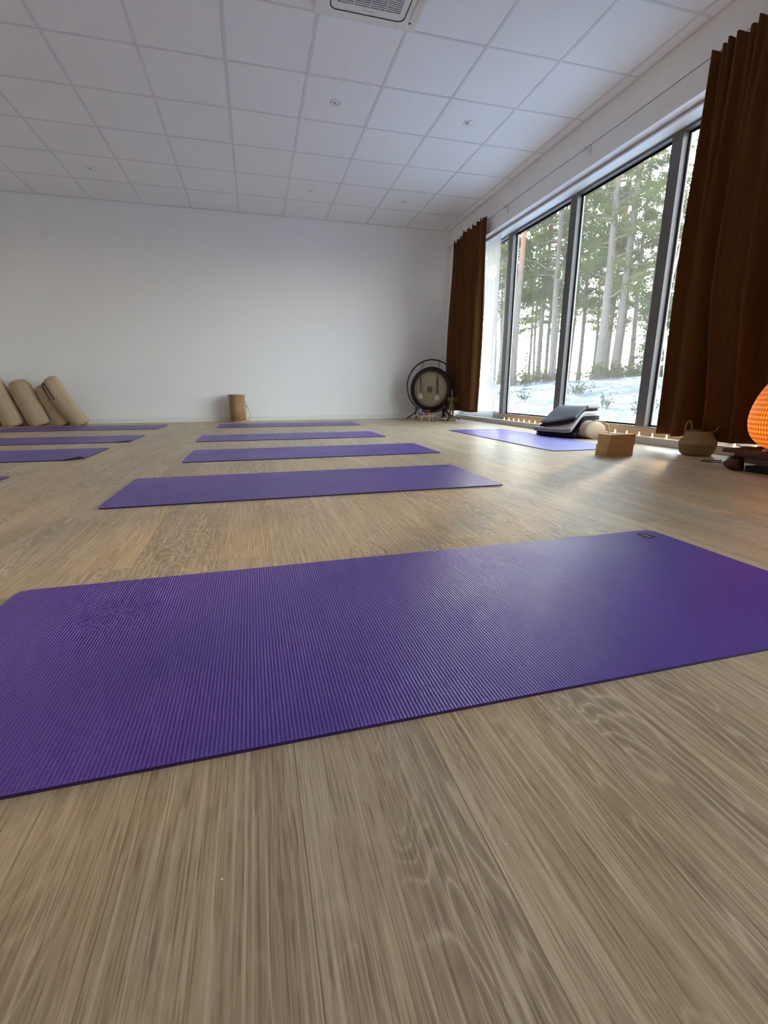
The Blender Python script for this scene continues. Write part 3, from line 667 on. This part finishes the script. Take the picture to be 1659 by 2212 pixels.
def blanket(name, label, c, size, th, layers, tilt, mats, group='folded blankets piled on the window bolster', fringe=False, drape=None, rz=0., seed=1):
    """folded blanket: one long sheet folded back and forth; cross-section in local x-z, extruded along y"""
    lx, ly = size; t = thing(name, label, 'blanket', c, rz, group)
    def H(x, y):
        base = drape(x, y) if drape else 0
        return base
    lt = th/layers
    for li in range((layers+1)//2):
        # a U-folded layer pair: open at +x end, rounded fold at -x end
        z0 = li*2*lt; pts = []
        nseg = 14; r = lt*.5
        m_ = 0.004*math.sin(seed+li*2)
        outer = []
        for i in range(nseg+1): outer.append((lx/2-m_-(lx-r*2)*i/nseg, z0))
        for k in range(1, 8): a = -PI/2-PI*k/8; outer.append((-lx/2+2*r+2*r*math.cos(a)*.98, z0+lt+lt*math.sin(a)))
        for i in range(nseg+1): outer.append((-lx/2+r*2+(lx-r*2-m_)*i/nseg, z0+2*lt*.99))
        inner = []
        for i in range(nseg+1): inner.append((-lx/2+r*2+(lx-r*2-m_)*(1-i/nseg), z0+lt*1.06))
        inner.append((-lx/2+r*1.6, z0+lt))
        for i in range(nseg+1): inner.append((-lx/2+r*2+(lx-r*2-m_)*i/nseg, z0+lt*.94))
        sec = outer+inner; ny = 16; bm = BM(); G = []
        for j in range(ny+1):
            y = -ly/2+ly*j/ny; row = []
            e = min(1, min(j, ny-j)/1.0)
            for (x, z) in sec:
                zz = z0+lt+(z-z0-lt)*(.86+.14*e)
                yy = y+.006*noise.noise(Vector((x*6, li*3+seed, j*.1)))
                row.append(bm.verts.new((x+.006*noise.noise(Vector((y*8, li*5, seed))), yy, zz+H(x, yy)+.003*noise.noise(Vector((x*7, y*7, seed+li))))))
            G.append(row)
        N = len(sec)
        for a, b in zip(G, G[1:]):
            for i in range(N): bm.faces.new((a[i], a[(i+1) % N], b[(i+1) % N], b[i]))
        bm.faces.new(G[0]); bm.faces.new(G[-1][::-1]); bmesh.ops.recalc_face_normals(bm, faces=bm.faces)
        obj('folded_layer', bm, M[mats[li % len(mats)]], t, True)
    if fringe:
        bm = BM(); K = 26
        for k in range(K):
            y = -ly/2-.006+ .0*k; x = -lx*.05+(lx*.52)*k/K
            tube(bm, [(x, -ly/2+.01, th*.98+H(x, -ly/2)+.004), (x+.004, -ly/2-.010, th*.80+H(x, -ly/2)+.002), (x+.003, -ly/2-.013, th*.35+H(x, -ly/2))], [.006,.0075,.005], 6)
        obj('fringe', bm, M['lgrey'], t, True)
    return t
# the pile rests on the mat at its room side and climbs over the lying bolster at the window side
BR = .29
def climb(cx, cy, x0, x1, h):
    return lambda x, y: h*sstep(x0, x1, cx+x*math.cos(BR)-y*math.sin(BR))
def pile(label, cx, cy, z, size, th, layers, mats, x0, x1, seed, fringe=False):
    blanket('folded_blanket', label, (cx, cy, z), size, th, layers, 0, mats, drape=climb(cx, cy, x0, x1, .158), seed=seed, fringe=fringe, rz=BR)
pile('charcoal folded blanket at the very bottom of the blanket pile', 3.005, 4.085, .0065, (.36, .45), .040, 4, ['charcoal', 'charcoal'], 2.90, 3.04, 1)
pile('light grey folded blanket, second from the bottom of the pile', 2.995, 4.10, .048, (.41, .44), .042, 4, ['lgrey', 'cream'], 2.83, 3.05, 4)
pile('black folded blanket just under the grey top blanket', 3.015, 4.09, .0905, (.35, .39), .026, 2, ['charcoal'], 2.79, 3.06, 7)
pile('mid-grey folded blanket with ribbed fringed edge on top of the pile', 3.02, 4.09, .1165, (.35, .41), .024, 2, ['grey'], 2.77, 3.08, 9, True)

# ------------------------------------------------------------------ cork blocks
def cork(z, rz, dx, label):
    bm = BM(); box(bm, -.108, .108, -.058, .058, 0, .0745); bevel(bm, .004, 2); o = obj('cork_block', bm, M['cork']); o.location = (2.445+dx, 2.772, z); o.rotation_euler = (0, 0, rz)
    tag(o, label, 'yoga block', 'stacked cork yoga blocks')
cork(0, .0, 0, 'lower of the two stacked brown cork blocks at the corner of the window mat')
cork(.0745, .035, .008, 'upper of the two stacked brown cork blocks at the corner of the window mat')

# ------------------------------------------------------------------ belly basket
bk = thing('belly_basket', 'round-bellied seagrass basket with rope handles on the floor below the tall curtain', 'basket', (3.000, 2.612, 0))
bm = BM()
def weave(prof):
    out = []
    for (r0, z0), (r1, z1) in zip(prof, prof[1:]):
        s = max(1, int(round(math.hypot(r1-r0, z1-z0)/.006)))
        for k in range(s): out.append((r0+(r1-r0)*k/s+(.0022 if k % 2 else 0), z0+(z1-z0)*k/s))
    return out+[prof[-1]]
lathe(bm, weave([(.080, 0), (.100, .016), (.113, .05), (.116, .082)]), 48, cap=False); bm.faces.new([v for v in bm.verts][:48]); obj('lower_body', bm, M['seagrass2'], bk, True)
bm = BM(); lathe(bm, weave([(.117, .082), (.114, .096), (.088, .140), (.082, .168), (.086, .172)]) + [(.079, .170), (.084, .138), (.108, .094)], 48, cap=False); obj('upper_body', bm, M['seagrass'], bk, True)
for a in (2.95, -.25):
    ca, sa = math.cos(a), math.sin(a); bm = BM(); pts = []
    for k in range(13):
        u = k/12; w_ = .034*math.cos(PI*u); h = .166+.075*math.sin(PI*u) if a > 1 else .166+.05*math.sin(PI*u)
        rr = .084+(.0 if a > 1 else .045)*math.sin(PI*u); pts.append((rr*ca-w_*sa, rr*sa+w_*ca, h))
    tube(bm, pts, .0045, 6); obj('handle', bm, M['seagrass'], bk, True)

# ------------------------------------------------------------------ low dark table + orange lamp
tt = thing('low_table', 'low dark carved wooden table with bulging legs at the right edge', 'table', (2.84, 1.62, 0))
bm = BM(); box(bm, -.225, .225, -.49, .49, .100, .120); bevel(bm, .007, 3); obj('tabletop', bm, M['darkwood'], tt)
bm = BM(); box(bm, -.185, .185, -.445, .445, .076, .100); bevel(bm, .004, 1); obj('apron', bm, M['darkwood'], tt)
for sx in (-1, 1):
    bm = BM(); box(bm, sx*.200-.012, sx*.200+.012, -.36, .36, .052, .080); bevel(bm, .006, 2); obj('rail', bm, M['darkwood'], tt)
for sx in (-1, 1):
    for sy in (-1, 1):
        bm = BM(); prof = [(.028, 0), (.040, .006), (.052, .026), (.052, .046), (.042, .066), (.034, .080)]
        lathe(bm, prof, 20, c=(sx*.172, sy*.425, 0))
        for v in bm.verts: v.co.x += sx*.018*math.sin(v.co.z/.08*PI); v.co.y += sy*.018*math.sin(v.co.z/.08*PI)
        obj('leg', bm, M['darkwood'], tt, True)
bm = BM(); box(bm, -.17, .17, -.38, .38, .012, .044); bevel(bm, .008, 2); o = obj('dark_case', bm, M['charcoal']); o.location = (2.84, 1.62, -.012); tag(o, 'flat dark blue-black case stored under the low table', 'case')
lp = thing('egg_lamp', 'glowing orange egg-shaped woven bamboo lamp on the low table', 'lamp', (2.745, 1.845, .12))
bm = BM(); lathe(bm, [(.11, 0), (.115, .006), (.10, .014), (.085, .02)], 32); obj('lamp_base', bm, M['darkwood'], lp, True)
bm = BM(); P = [(.105, .02), (.150, .050), (.183, .095), (.198, .150), (.198, .200), (.186, .260), (.163, .320), (.130, .380), (.092, .430), (.05, .462), (.02, .470)]
Q = []
for i in range(len(P)-1):                      # smooth (Catmull-Rom) profile
    p0, p1, p2, p3 = P[max(i-1, 0)], P[i], P[i+1], P[min(i+2, len(P)-1)]
    for k in range(6):
        u = k/6; Q.append(tuple(.5*(2*p1[j]+(p2[j]-p0[j])*u+(2*p0[j]-5*p1[j]+4*p2[j]-p3[j])*u*u+(3*p1[j]-p0[j]-3*p2[j]+p3[j])*u**3) for j in (0, 1)))
lathe(bm, Q+[P[-1]], 64, cap=False); o = obj('lamp_shade', bm, M['lamp'], lp, True)
bm = BM(); lathe(bm, [(.045, 0), (.058, .004), (.066, .010), (.060, .008), (.04, .004)], 28); o = obj('grey_dish', bm, M['paper'], None, True); o.location = (2.672, 1.70, .12); tag(o, 'small shallow grey dish on the low table before the orange lamp', 'dish')
bm = BM(); box(bm, -.018, .018, -.022, .022, 0, .014); bevel(bm, .003, 1); o = obj('small_wooden_box', bm, M['darkwood']); o.location = (2.70, 2.035, .12); tag(o, 'tiny dark wooden box on the near left corner of the low table', 'box')
bm = BM(); box(bm, -.045, .045, -.006, .006, -.02, .045); bevel(bm, .004, 1); o = obj('power_adapter', bm, M['white']); o.location = (3.09, 2.20, .14); o.rotation_euler = (.2, .3, .5)
o.name = 'power_adapter'; tag(o, 'white plug adapter hanging by the sill between basket and lamp', 'plug')
bm = BM(); tube(bm, [(2.90, 1.93, .125), (3.00, 2.03, .20), (3.06, 2.12, .215), (3.09, 2.19, .165)], .0028, 6); o = obj('lamp_cable', bm, M['cable'], None, True); tag(o, 'black cable running from the orange lamp up to the white adapter', 'cable')
bm = BM(); tube(bm, [(3.14, 2.45, .09), (3.13, 2.38, .075), (3.10, 2.30, .055), (2.99, 2.20, .03), (2.86, 2.235, .004), (2.78, 2.30, .004), (2.76, 2.36, .004), (2.80, 2.38, .004), (2.90, 2.33, .004), (3.02, 2.27, .004), (3.13, 2.20, .008), (3.16, 2.05, .03)], .0028, 6); o = obj('loose_cable', bm, M['cable'], None, True); tag(o, 'thin black cable looping on the floor behind the seagrass basket', 'cable')

# crumbs on the floor
for x, y, l in ((.218, .330, 'tiny white crumb on the bare floor in the foreground'), (.72, .46, 'tiny pale crumb on the floor right of the foreground centre'), (-.06, .37, 'tiny pale speck on the floor left of the foreground centre')):
    bm = BM(); ico(bm, (0, 0, .0007), .0011, 1, (1.2, 1, .7)); o = obj('floor_crumb', bm, M['white']); o.location = (x, y, 0); tag(o, l, 'crumb', 'crumbs on the floor')

# ------------------------------------------------------------------ outdoors
SUN_AZ, SUN_EL = math.radians(52), math.radians(6.5)      # azimuth from +y toward +x
def gz(x, y):
    d = x-3.6
    z = -.16+1.08*sstep(0, 12.5, d)-.75*sstep(26, 60, d)
    k = min(1, max(0, d)/4)
    z += k*(.09*noise.noise(Vector((x*.28, y*.28, 0)))+.05*noise.noise(Vector((x*.9, y*.9, 3))))
    return z
bm = BM(); xsn = [3.42+(.28*i if i < 60 else 16.8+(i-60)*(1.2+.35*(i-60))) for i in range(82)]; ysn = [-60+2.2*i for i in range(24)]+[-7.2+.5*i for i in range(90)]+[37.8+6*i for i in range(24)]
G = [[bm.verts.new((x, y, gz(x, y))) for y in ysn] for x in xsn]
for i in range(len(xsn)-1):
    for j in range(len(ysn)-1): bm.faces.new((G[i][j], G[i+1][j], G[i+1][j+1], G[i][j+1]))
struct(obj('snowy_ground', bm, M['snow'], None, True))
bm = BM(); box(bm, -60, XL-.25, -60, 60, -.4, -.16); box(bm, XL-.25, 3.42, -60, YF-.25, -.4, -.16); struct(obj('yard_ground', bm, M['snow']))

def tuft(bm, c, d, s, rnd, nb=11, w=.018):
    """a burst of needles around direction d"""
    for k in range(nb):
        v = Vector((rnd.gauss(0,1), rnd.gauss(0,1), rnd.gauss(0,1))).normalized()*.9+d*.8
        v.normalize(); L_ = s*rnd.uniform(.6, 1.1); sd = v.cross(Vector((rnd.gauss(0,1), rnd.gauss(0,1), rnd.gauss(0,1)))).normalized()*w
        a = bm.verts.new(c-sd*.5); b = bm.verts.new(c+sd*.5); e = bm.verts.new(c+v*L_+sd*.4); f = bm.verts.new(c+v*L_-sd*.4)
        bm.faces.new((a, b, e, f))
def pine_meshes(seed, H, z0, r0, nbr=34, brl=1.9, dens=1., spruce=False, tuft_s=.17):
    rnd = random.Random(seed); lean = Vector((rnd.uniform(-.02,.02), rnd.uniform(-.02,.02), 0))
    def C(z): return Vector((lean.x*z+.05*math.sin(z*.7+seed), lean.y*z+.05*math.cos(z*.5+seed), z))
    bt = BM(); n = 16; tube(bt, [C(-.3+(H+.3)*i/n) for i in range(n+1)], [max(.012, r0*(1.18 if i == 0 else 1)*(1-.78*i/n)) for i in range(n+1)], 9)
    bb = BM(); bf = BM()
    for k in range(nbr):
        u = (k+rnd.random())/nbr; z = z0+(H-z0)*u
        a = rnd.random()*2*PI; L_ = brl*(1.05-.72*u)*rnd.uniform(.6, 1.15) if not spruce else brl*(1.03-u)*rnd.uniform(.8, 1.1)
        up = rnd.uniform(-.12, .35) if not spruce else rnd.uniform(-.35, -.05)
        d = Vector((math.cos(a), math.sin(a), up)).normalized(); p = C(z); pts = [p]; s = 6
        for q in range(s):
            d2 = (d+Vector((rnd.uniform(-.25,.25), rnd.uniform(-.25,.25), rnd.uniform(-.12,.22) if not spruce else .06*q)))
            p = p+d2.normalized()*L_/s; pts.append(p)
        tube(bb, pts, [max(.004, .030*(1-.8*i/s)*(.5+L_/3)) for i in range(s+1)], 5)
        nt = int((7+L_*9)*dens)
        for q in range(nt):
            f = .25+.75*rnd.random()**.8 if not spruce else .1+.9*rnd.random(); i = min(s-1, int(f*s)); w = f*s-i
            c = pts[i].lerp(pts[i+1], w)+Vector((rnd.gauss(0,.14), rnd.gauss(0,.14), rnd.gauss(0,.07)-(0.06 if spruce else -.03)))*(.6+L_*.35)
            tuft(bf, c, d+Vector((0,0,.3)), tuft_s*rnd.uniform(.8, 1.3), rnd)
    # a few dead lower twigs
    if not spruce:
        for k in range(7):
            z = rnd.uniform(1.5, z0); a = rnd.random()*2*PI; L_ = rnd.uniform(.3, .9); p = C(z); tube(bb, [p, p+Vector((math.cos(a), math.sin(a), .1))*L_*.5, p+Vector((math.cos(a+.2), math.sin(a+.2), -.05))*L_], [.012,.008,.003], 4)
    out = []
    for nm, b_ in (('trunk', bt), ('branches', bb), ('needle_crown', bf)):
        me = bpy.data.meshes.new(nm); b_.to_mesh(me); b_.free(); out.append(me)
    for p in out[0].polygons: p.use_smooth = True
    return out
def tree(me3, mats, x, y, label, group, s=1., rz=0., name='pine_tree', cat='tree'):
    t = thing(name, label, cat, (x, y, gz(x, y)), rz, group)
    for me, m_, nm in zip(me3, mats, ('trunk', 'branches', 'needle_crown')):
        o = bpy.data.objects.new(nm, me); col.objects.link(o); o.parent = br if nm == 'needle_crown' else t
        if nm == 'branches': br = o
        if not me.materials: me.materials.append(M[m_])
    t.scale = (s, s, s); return t
bk1 = ('bark', 'bark', 'needles'); bk2 = ('bark2', 'bark2', 'needles')
near = [   # x, y, radius, H, crown start, label, bark
 (15.75, 19.41, .205, 17, 3.9, 'thick grey pine trunk, left one of the close pair behind the third pane', bk2),
 (16.30, 19.15, .165, 16, 4.6, 'thick pine trunk, right one of the close pair behind the third pane', bk2),
 (14.78, 21.83, .16, 16, 5.2, 'tall grey pine against the glow just left of the central window mullion', bk2),
 (15.29, 23.84, .14, 15, 4.4, 'pine with an orange upper trunk in the middle of the second pane', bk1),
 (11.86, 20.47, .165, 16, 7.5, 'orange-barked pine at the left side of the second pane, forked root in snow', bk1),
 (12.77, 24.53, .13, 15, 4.2, 'slender pine behind the sheer curtain in the leftmost pane', bk2),
 (13.45, 24.60, .12, 15, 4.0, 'slim pine next to the leftmost mullion, half hidden by it', bk2),
 (18.87, 25.02, .13, 14, 4.3, 'double-stemmed pine in the bright gap right of the central mullion', bk1),
 (20.6, 22.9, .15, 15, 3.3, 'bushy pine with crown filling the top right of the third pane', bk2),
 (18.3, 17.2, .16, 15, 4.2, 'dense pine seen through the last narrow pane beside the tall curtain', bk2)]
for i, (x, y, r, H, z0, l, bk_) in enumerate(near):
    tree(pine_meshes(100+i, H, z0-.5, r, 62, 2.7, 1.5, tuft_s=.21), bk_, x, y, l, 'near pines outside the window')
far = [pine_meshes(200+i, 15+i, 3.4+.5*i, .12, 54, 2.5, 1.2, tuft_s=.24) for i in range(4)]
rf = random.Random(5); placed = []
def azok(x, y): return True
cnt = 0
while cnt < 72:
    a = rf.uniform(.42, 1.15); d = rf.uniform(30, 54) if cnt < 56 else rf.uniform(24, 40); x, y = d*math.sin(a), d*math.cos(a)
    if cnt >= 56: a = rf.uniform(1.05, 1.75); x, y = d*math.sin(a)*.8, d*math.cos(a)*.8
    if any(math.hypot(x-p[0], y-p[1]) < 2.6 for p in placed) or x < 9: continue
    if abs((x-3.2)*math.cos(SUN_AZ)-(y-3.1)*math.sin(SUN_AZ)) < 1.5: continue
    placed.append((x, y)); cnt += 1
    tree(far[cnt % 4], bk1 if cnt % 3 else bk2, x, y, 'slender pine of the backlit forest far beyond the window', 'backlit forest pines', rf.uniform(.8, 1.15), rf.random()*6.28)
sp1 = pine_meshes(301, 7.0, .25, .09, 74, 1.9, 1.35, True, .13); sp2 = pine_meshes(302, 4.2, .15, .06, 60, 1.35, 1.35, True, .12)
for i, (x, y, m_, s, l) in enumerate((
   (17.6, 18.0, sp1, .82, 'dark green spruce low behind the right half of the third pane'),
   (19.2, 18.9, sp1, 1.0, 'tallest dark spruce standing behind the mullion right of the third pane'),
   (16.9, 16.0, sp2, .95, 'small spruce behind the last pane beside the tall curtain'),
   (19.5, 20.6, sp2, 1.05, 'young spruce between the pine pair and the tall spruce'),
   (13.2, 21.6, sp2, .36, 'low bush-like spruce left of the orange-barked pine'))):
    tree(m_, ('bark2', 'bark2', 'needles2'), x, y, l, 'spruces outside the window', s, i*1.7, 'spruce_tree')
# birch
t = thing('birch_sapling', 'thin white crooked birch behind the last pane beside the tall curtain', 'tree', (13.25, 13.12, gz(13.25, 13.12)), 0)
bm = BM(); tube(bm, [(0,0,-.2), (-.1,.02,.8), (-.28,.06,1.8), (-.22,.1,2.9), (-.1,.0,4.2), (.05,.05,5.5)], [.055,.05,.042,.035,.025,.01], 8); obj('trunk', bm, M['birch'], t, True)
bm = BM(); rb = random.Random(4)
for k in range(22):
    z = rb.uniform(2, 5.4); a = rb.random()*6.28; L_ = rb.uniform(.6, 1.6); p = Vector((-.15, .05, z)); d = Vector((math.cos(a), math.sin(a), .7)); tube(bm, [p, p+d*L_*.5, p+d*L_+Vector((0,0,-.25*L_))], [.014,.009,.003], 4)
obj('branches', bm, M['twig'], t)
# undergrowth shrubs
def shrub_mesh(seed, R, Hh, n=60):
    rnd = random.Random(seed); bs = BM(); bf = BM()
    for k in range(n//4):
        a = rnd.random()*6.28; p = Vector((rnd.gauss(0, R*.25), rnd.gauss(0, R*.25), -.05)); e = Vector((p.x+math.cos(a)*R*rnd.random(), p.y+math.sin(a)*R*rnd.random(), Hh*rnd.uniform(.6, 1)))
        tube(bs, [p, p.lerp(e, .5)+Vector((0,0,.03)), e], [.006,.004,.002], 4)
        for q in range(5): tuft(bf, p.lerp(e, rnd.uniform(.3, 1.05)), Vector((0,0,.6)), .06*rnd.uniform(.7, 1.3), rnd, 10, .010)
    out = []
    for nm, b_ in (('stems', bs), ('leaves', bf)):
        me = bpy.data.meshes.new(nm); b_.to_mesh(me); b_.free(); out.append(me)
    out[0].materials.append(M['twig']); out[1].materials.append(M['shrub']); return out
sm = [shrub_mesh(11, .55, .42, 120), shrub_mesh(12, .35, .5, 70), shrub_mesh(13, .9, .5, 200)]
def shrub(x, y, k, s, label, group):
    t = thing('low_shrub', label, 'shrub', (x, y, gz(x, y)), x*3+y, group); t.scale = (s, s, s)
    for me in sm[k]: o = bpy.data.objects.new(me.name, me); col.objects.link(o); o.parent = t
for x, y, k, s, l in ((9.3, 12.3, 0, .9, 'low dark shrub in the snow in the middle of the third pane'), (7.0, 8.3, 1, .6, 'sparse little shrub in the near snow below the pine pair'),
                      (7.6, 12.4, 1, .75, 'twiggy leafy shrub in the snow of the second pane'), (9.0, 16.2, 0, .55, 'rusty low plant in the snow at the left of the second pane'),
                      (6.3, 6.6, 1, .75, 'thin tall weed near the glass at the right of the third pane')):
    shrub(x, y, k, s, l, 'single shrubs in the snow')
rs_ = random.Random(21)
for i in range(44):
    a = rs_.uniform(.50, 1.02); d = rs_.uniform(21, 31); x, y = d*math.sin(a), d*math.cos(a)
    shrub(x, y, rs_.choice((0, 2, 2)), rs_.uniform(.8, 1.7), 'dark undergrowth bush at the foot of the pines', 'undergrowth along the forest edge')

# ------------------------------------------------------------------ light
sdir = Vector((math.sin(SUN_AZ)*math.cos(SUN_EL), math.cos(SUN_AZ)*math.cos(SUN_EL), math.sin(SUN_EL)))
w = bpy.data.worlds.new('World'); scene.world = w; w.use_nodes = True; nt = w.node_tree; nt.nodes.clear()
def wn(typ, ins={}, **k):
    nd = nt.nodes.new(typ)
    for a, v in k.items(): setattr(nd, a, v)
    for a, v in ins.items():
        if hasattr(v, 'node'): nt.links.new(v, nd.inputs[a])
        else: nd.inputs[a].default_value = v
    return nd
tc = wn('ShaderNodeTexCoord').outputs['Generated']
z = wn('ShaderNodeSeparateXYZ', {0: tc}).outputs[2]
el = wn('ShaderNodeValToRGB', {0: z}); cr = el.color_ramp
stops = [(0., (1.0, .86, .66)), (.08, (.98, .96, .90)), (.20, (.82, .91, 1.0)), (.55, (.66, .81, 1.0)), (1., (.55, .73, 1.0))]
while len(cr.elements) < len(stops): cr.elements.new(.5)
for e, (p, c) in zip(cr.elements, stops): e.position = p; e.color = c + (1,)
st_ = wn('ShaderNodeValToRGB', {0: z}); cr = st_.color_ramp
stops = [(0., 1.0), (.15, 1.), (.35, .72), (.7, .48), (1., .42)]
while len(cr.elements) < len(stops): cr.elements.new(.5)
for e, (p, c) in zip(cr.elements, stops): e.position = p; e.color = (c, c, c, 1)
dt = wn('ShaderNodeVectorMath', {0: tc, 1: tuple(sdir)}, operation='DOT_PRODUCT').outputs['Value']
g = wn('ShaderNodeMath', {0: wn('ShaderNodeMath', {0: dt, 1: 0.}, operation='MAXIMUM').outputs[0], 1: 7.}, operation='POWER').outputs[0]
hm = wn('ShaderNodeMath', {0: wn('ShaderNodeMath', {0: dt, 1: .5, 2: .5}, operation='MULTIPLY_ADD').outputs[0], 1: 2.}, operation='POWER').outputs[0]
hm = wn('ShaderNodeMath', {0: hm, 1: .80, 2: .20}, operation='MULTIPLY_ADD').outputs[0]
g2 = wn('ShaderNodeMath', {0: g, 1: 1.3, 2: hm}, operation='MULTIPLY_ADD').outputs[0]
stg = wn('ShaderNodeMath', {0: st_.outputs[0], 1: g2}, operation='MULTIPLY').outputs[0]
SKY = 19.0
bg = wn('ShaderNodeBackground', {0: el.outputs[0], 1: wn('ShaderNodeMath', {0: stg, 1: SKY}, operation='MULTIPLY').outputs[0]})
nt.links.new(bg.outputs[0], wn('ShaderNodeOutputWorld').inputs[0])
sun = bpy.data.lights.new('sun', 'SUN'); sun.energy = 8.0; sun.angle = math.radians(5.); sun.color = (1., .64, .32)
so_ = bpy.data.objects.new('sun', sun); col.objects.link(so_); so_.rotation_euler = sdir.to_track_quat('Z', 'Y').to_euler()
def portal(loc, rot, sx, sy):
    l = bpy.data.lights.new('window_portal', 'AREA'); l.shape = 'RECTANGLE'; l.size = sx; l.size_y = sy; l.cycles.is_portal = True
    o = bpy.data.objects.new('window_portal', l); col.objects.link(o); o.location = loc; o.rotation_euler = rot
portal((3.45, (W1A+W1B)/2, 1.24), (0, PI/2, 0), 2.4, W1B-W1A); portal((3.45, (W2A+W2B)/2, 1.24), (0, PI/2, 0), 2.4, W2B-W2A)


# ------------------------------------------------------------------ camera
cam = bpy.data.cameras.new('camera'); co = bpy.data.objects.new('camera', cam); col.objects.link(co); scene.camera = co
yaw, pit, rol, F = .265143, -.255358, -.0018, 1009.04
cy, sy, cp, sp_ = math.cos(yaw), math.sin(yaw), math.cos(pit), math.sin(pit)
fwd = Vector((sy*cp, cy*cp, sp_)); right = Vector((cy, -sy, 0)); up = right.cross(fwd)
r2 = right*math.cos(rol)+up*math.sin(rol); u2 = -right*math.sin(rol)+up*math.cos(rol)
co.matrix_world = Matrix(((r2.x, u2.x, -fwd.x, 0), (r2.y, u2.y, -fwd.y, 0), (r2.z, u2.z, -fwd.z, .45), (0, 0, 0, 1)))
cam.sensor_fit = 'VERTICAL'; cam.sensor_height = 36.; cam.lens = F/2212*36.; cam.clip_start = .02; cam.clip_end = 500
cam.dof.use_dof = False
scene.view_settings.view_transform = 'Standard'; scene.view_settings.look = 'None'; scene.view_settings.gamma = 1; scene.view_settings.use_curve_mapping = False
scene.view_settings.exposure = 0.92
scene.cycles.max_bounces = 12; scene.cycles.diffuse_bounces = 8; scene.cycles.transparent_max_bounces = 16
scene.cycles.sample_clamp_indirect = 8
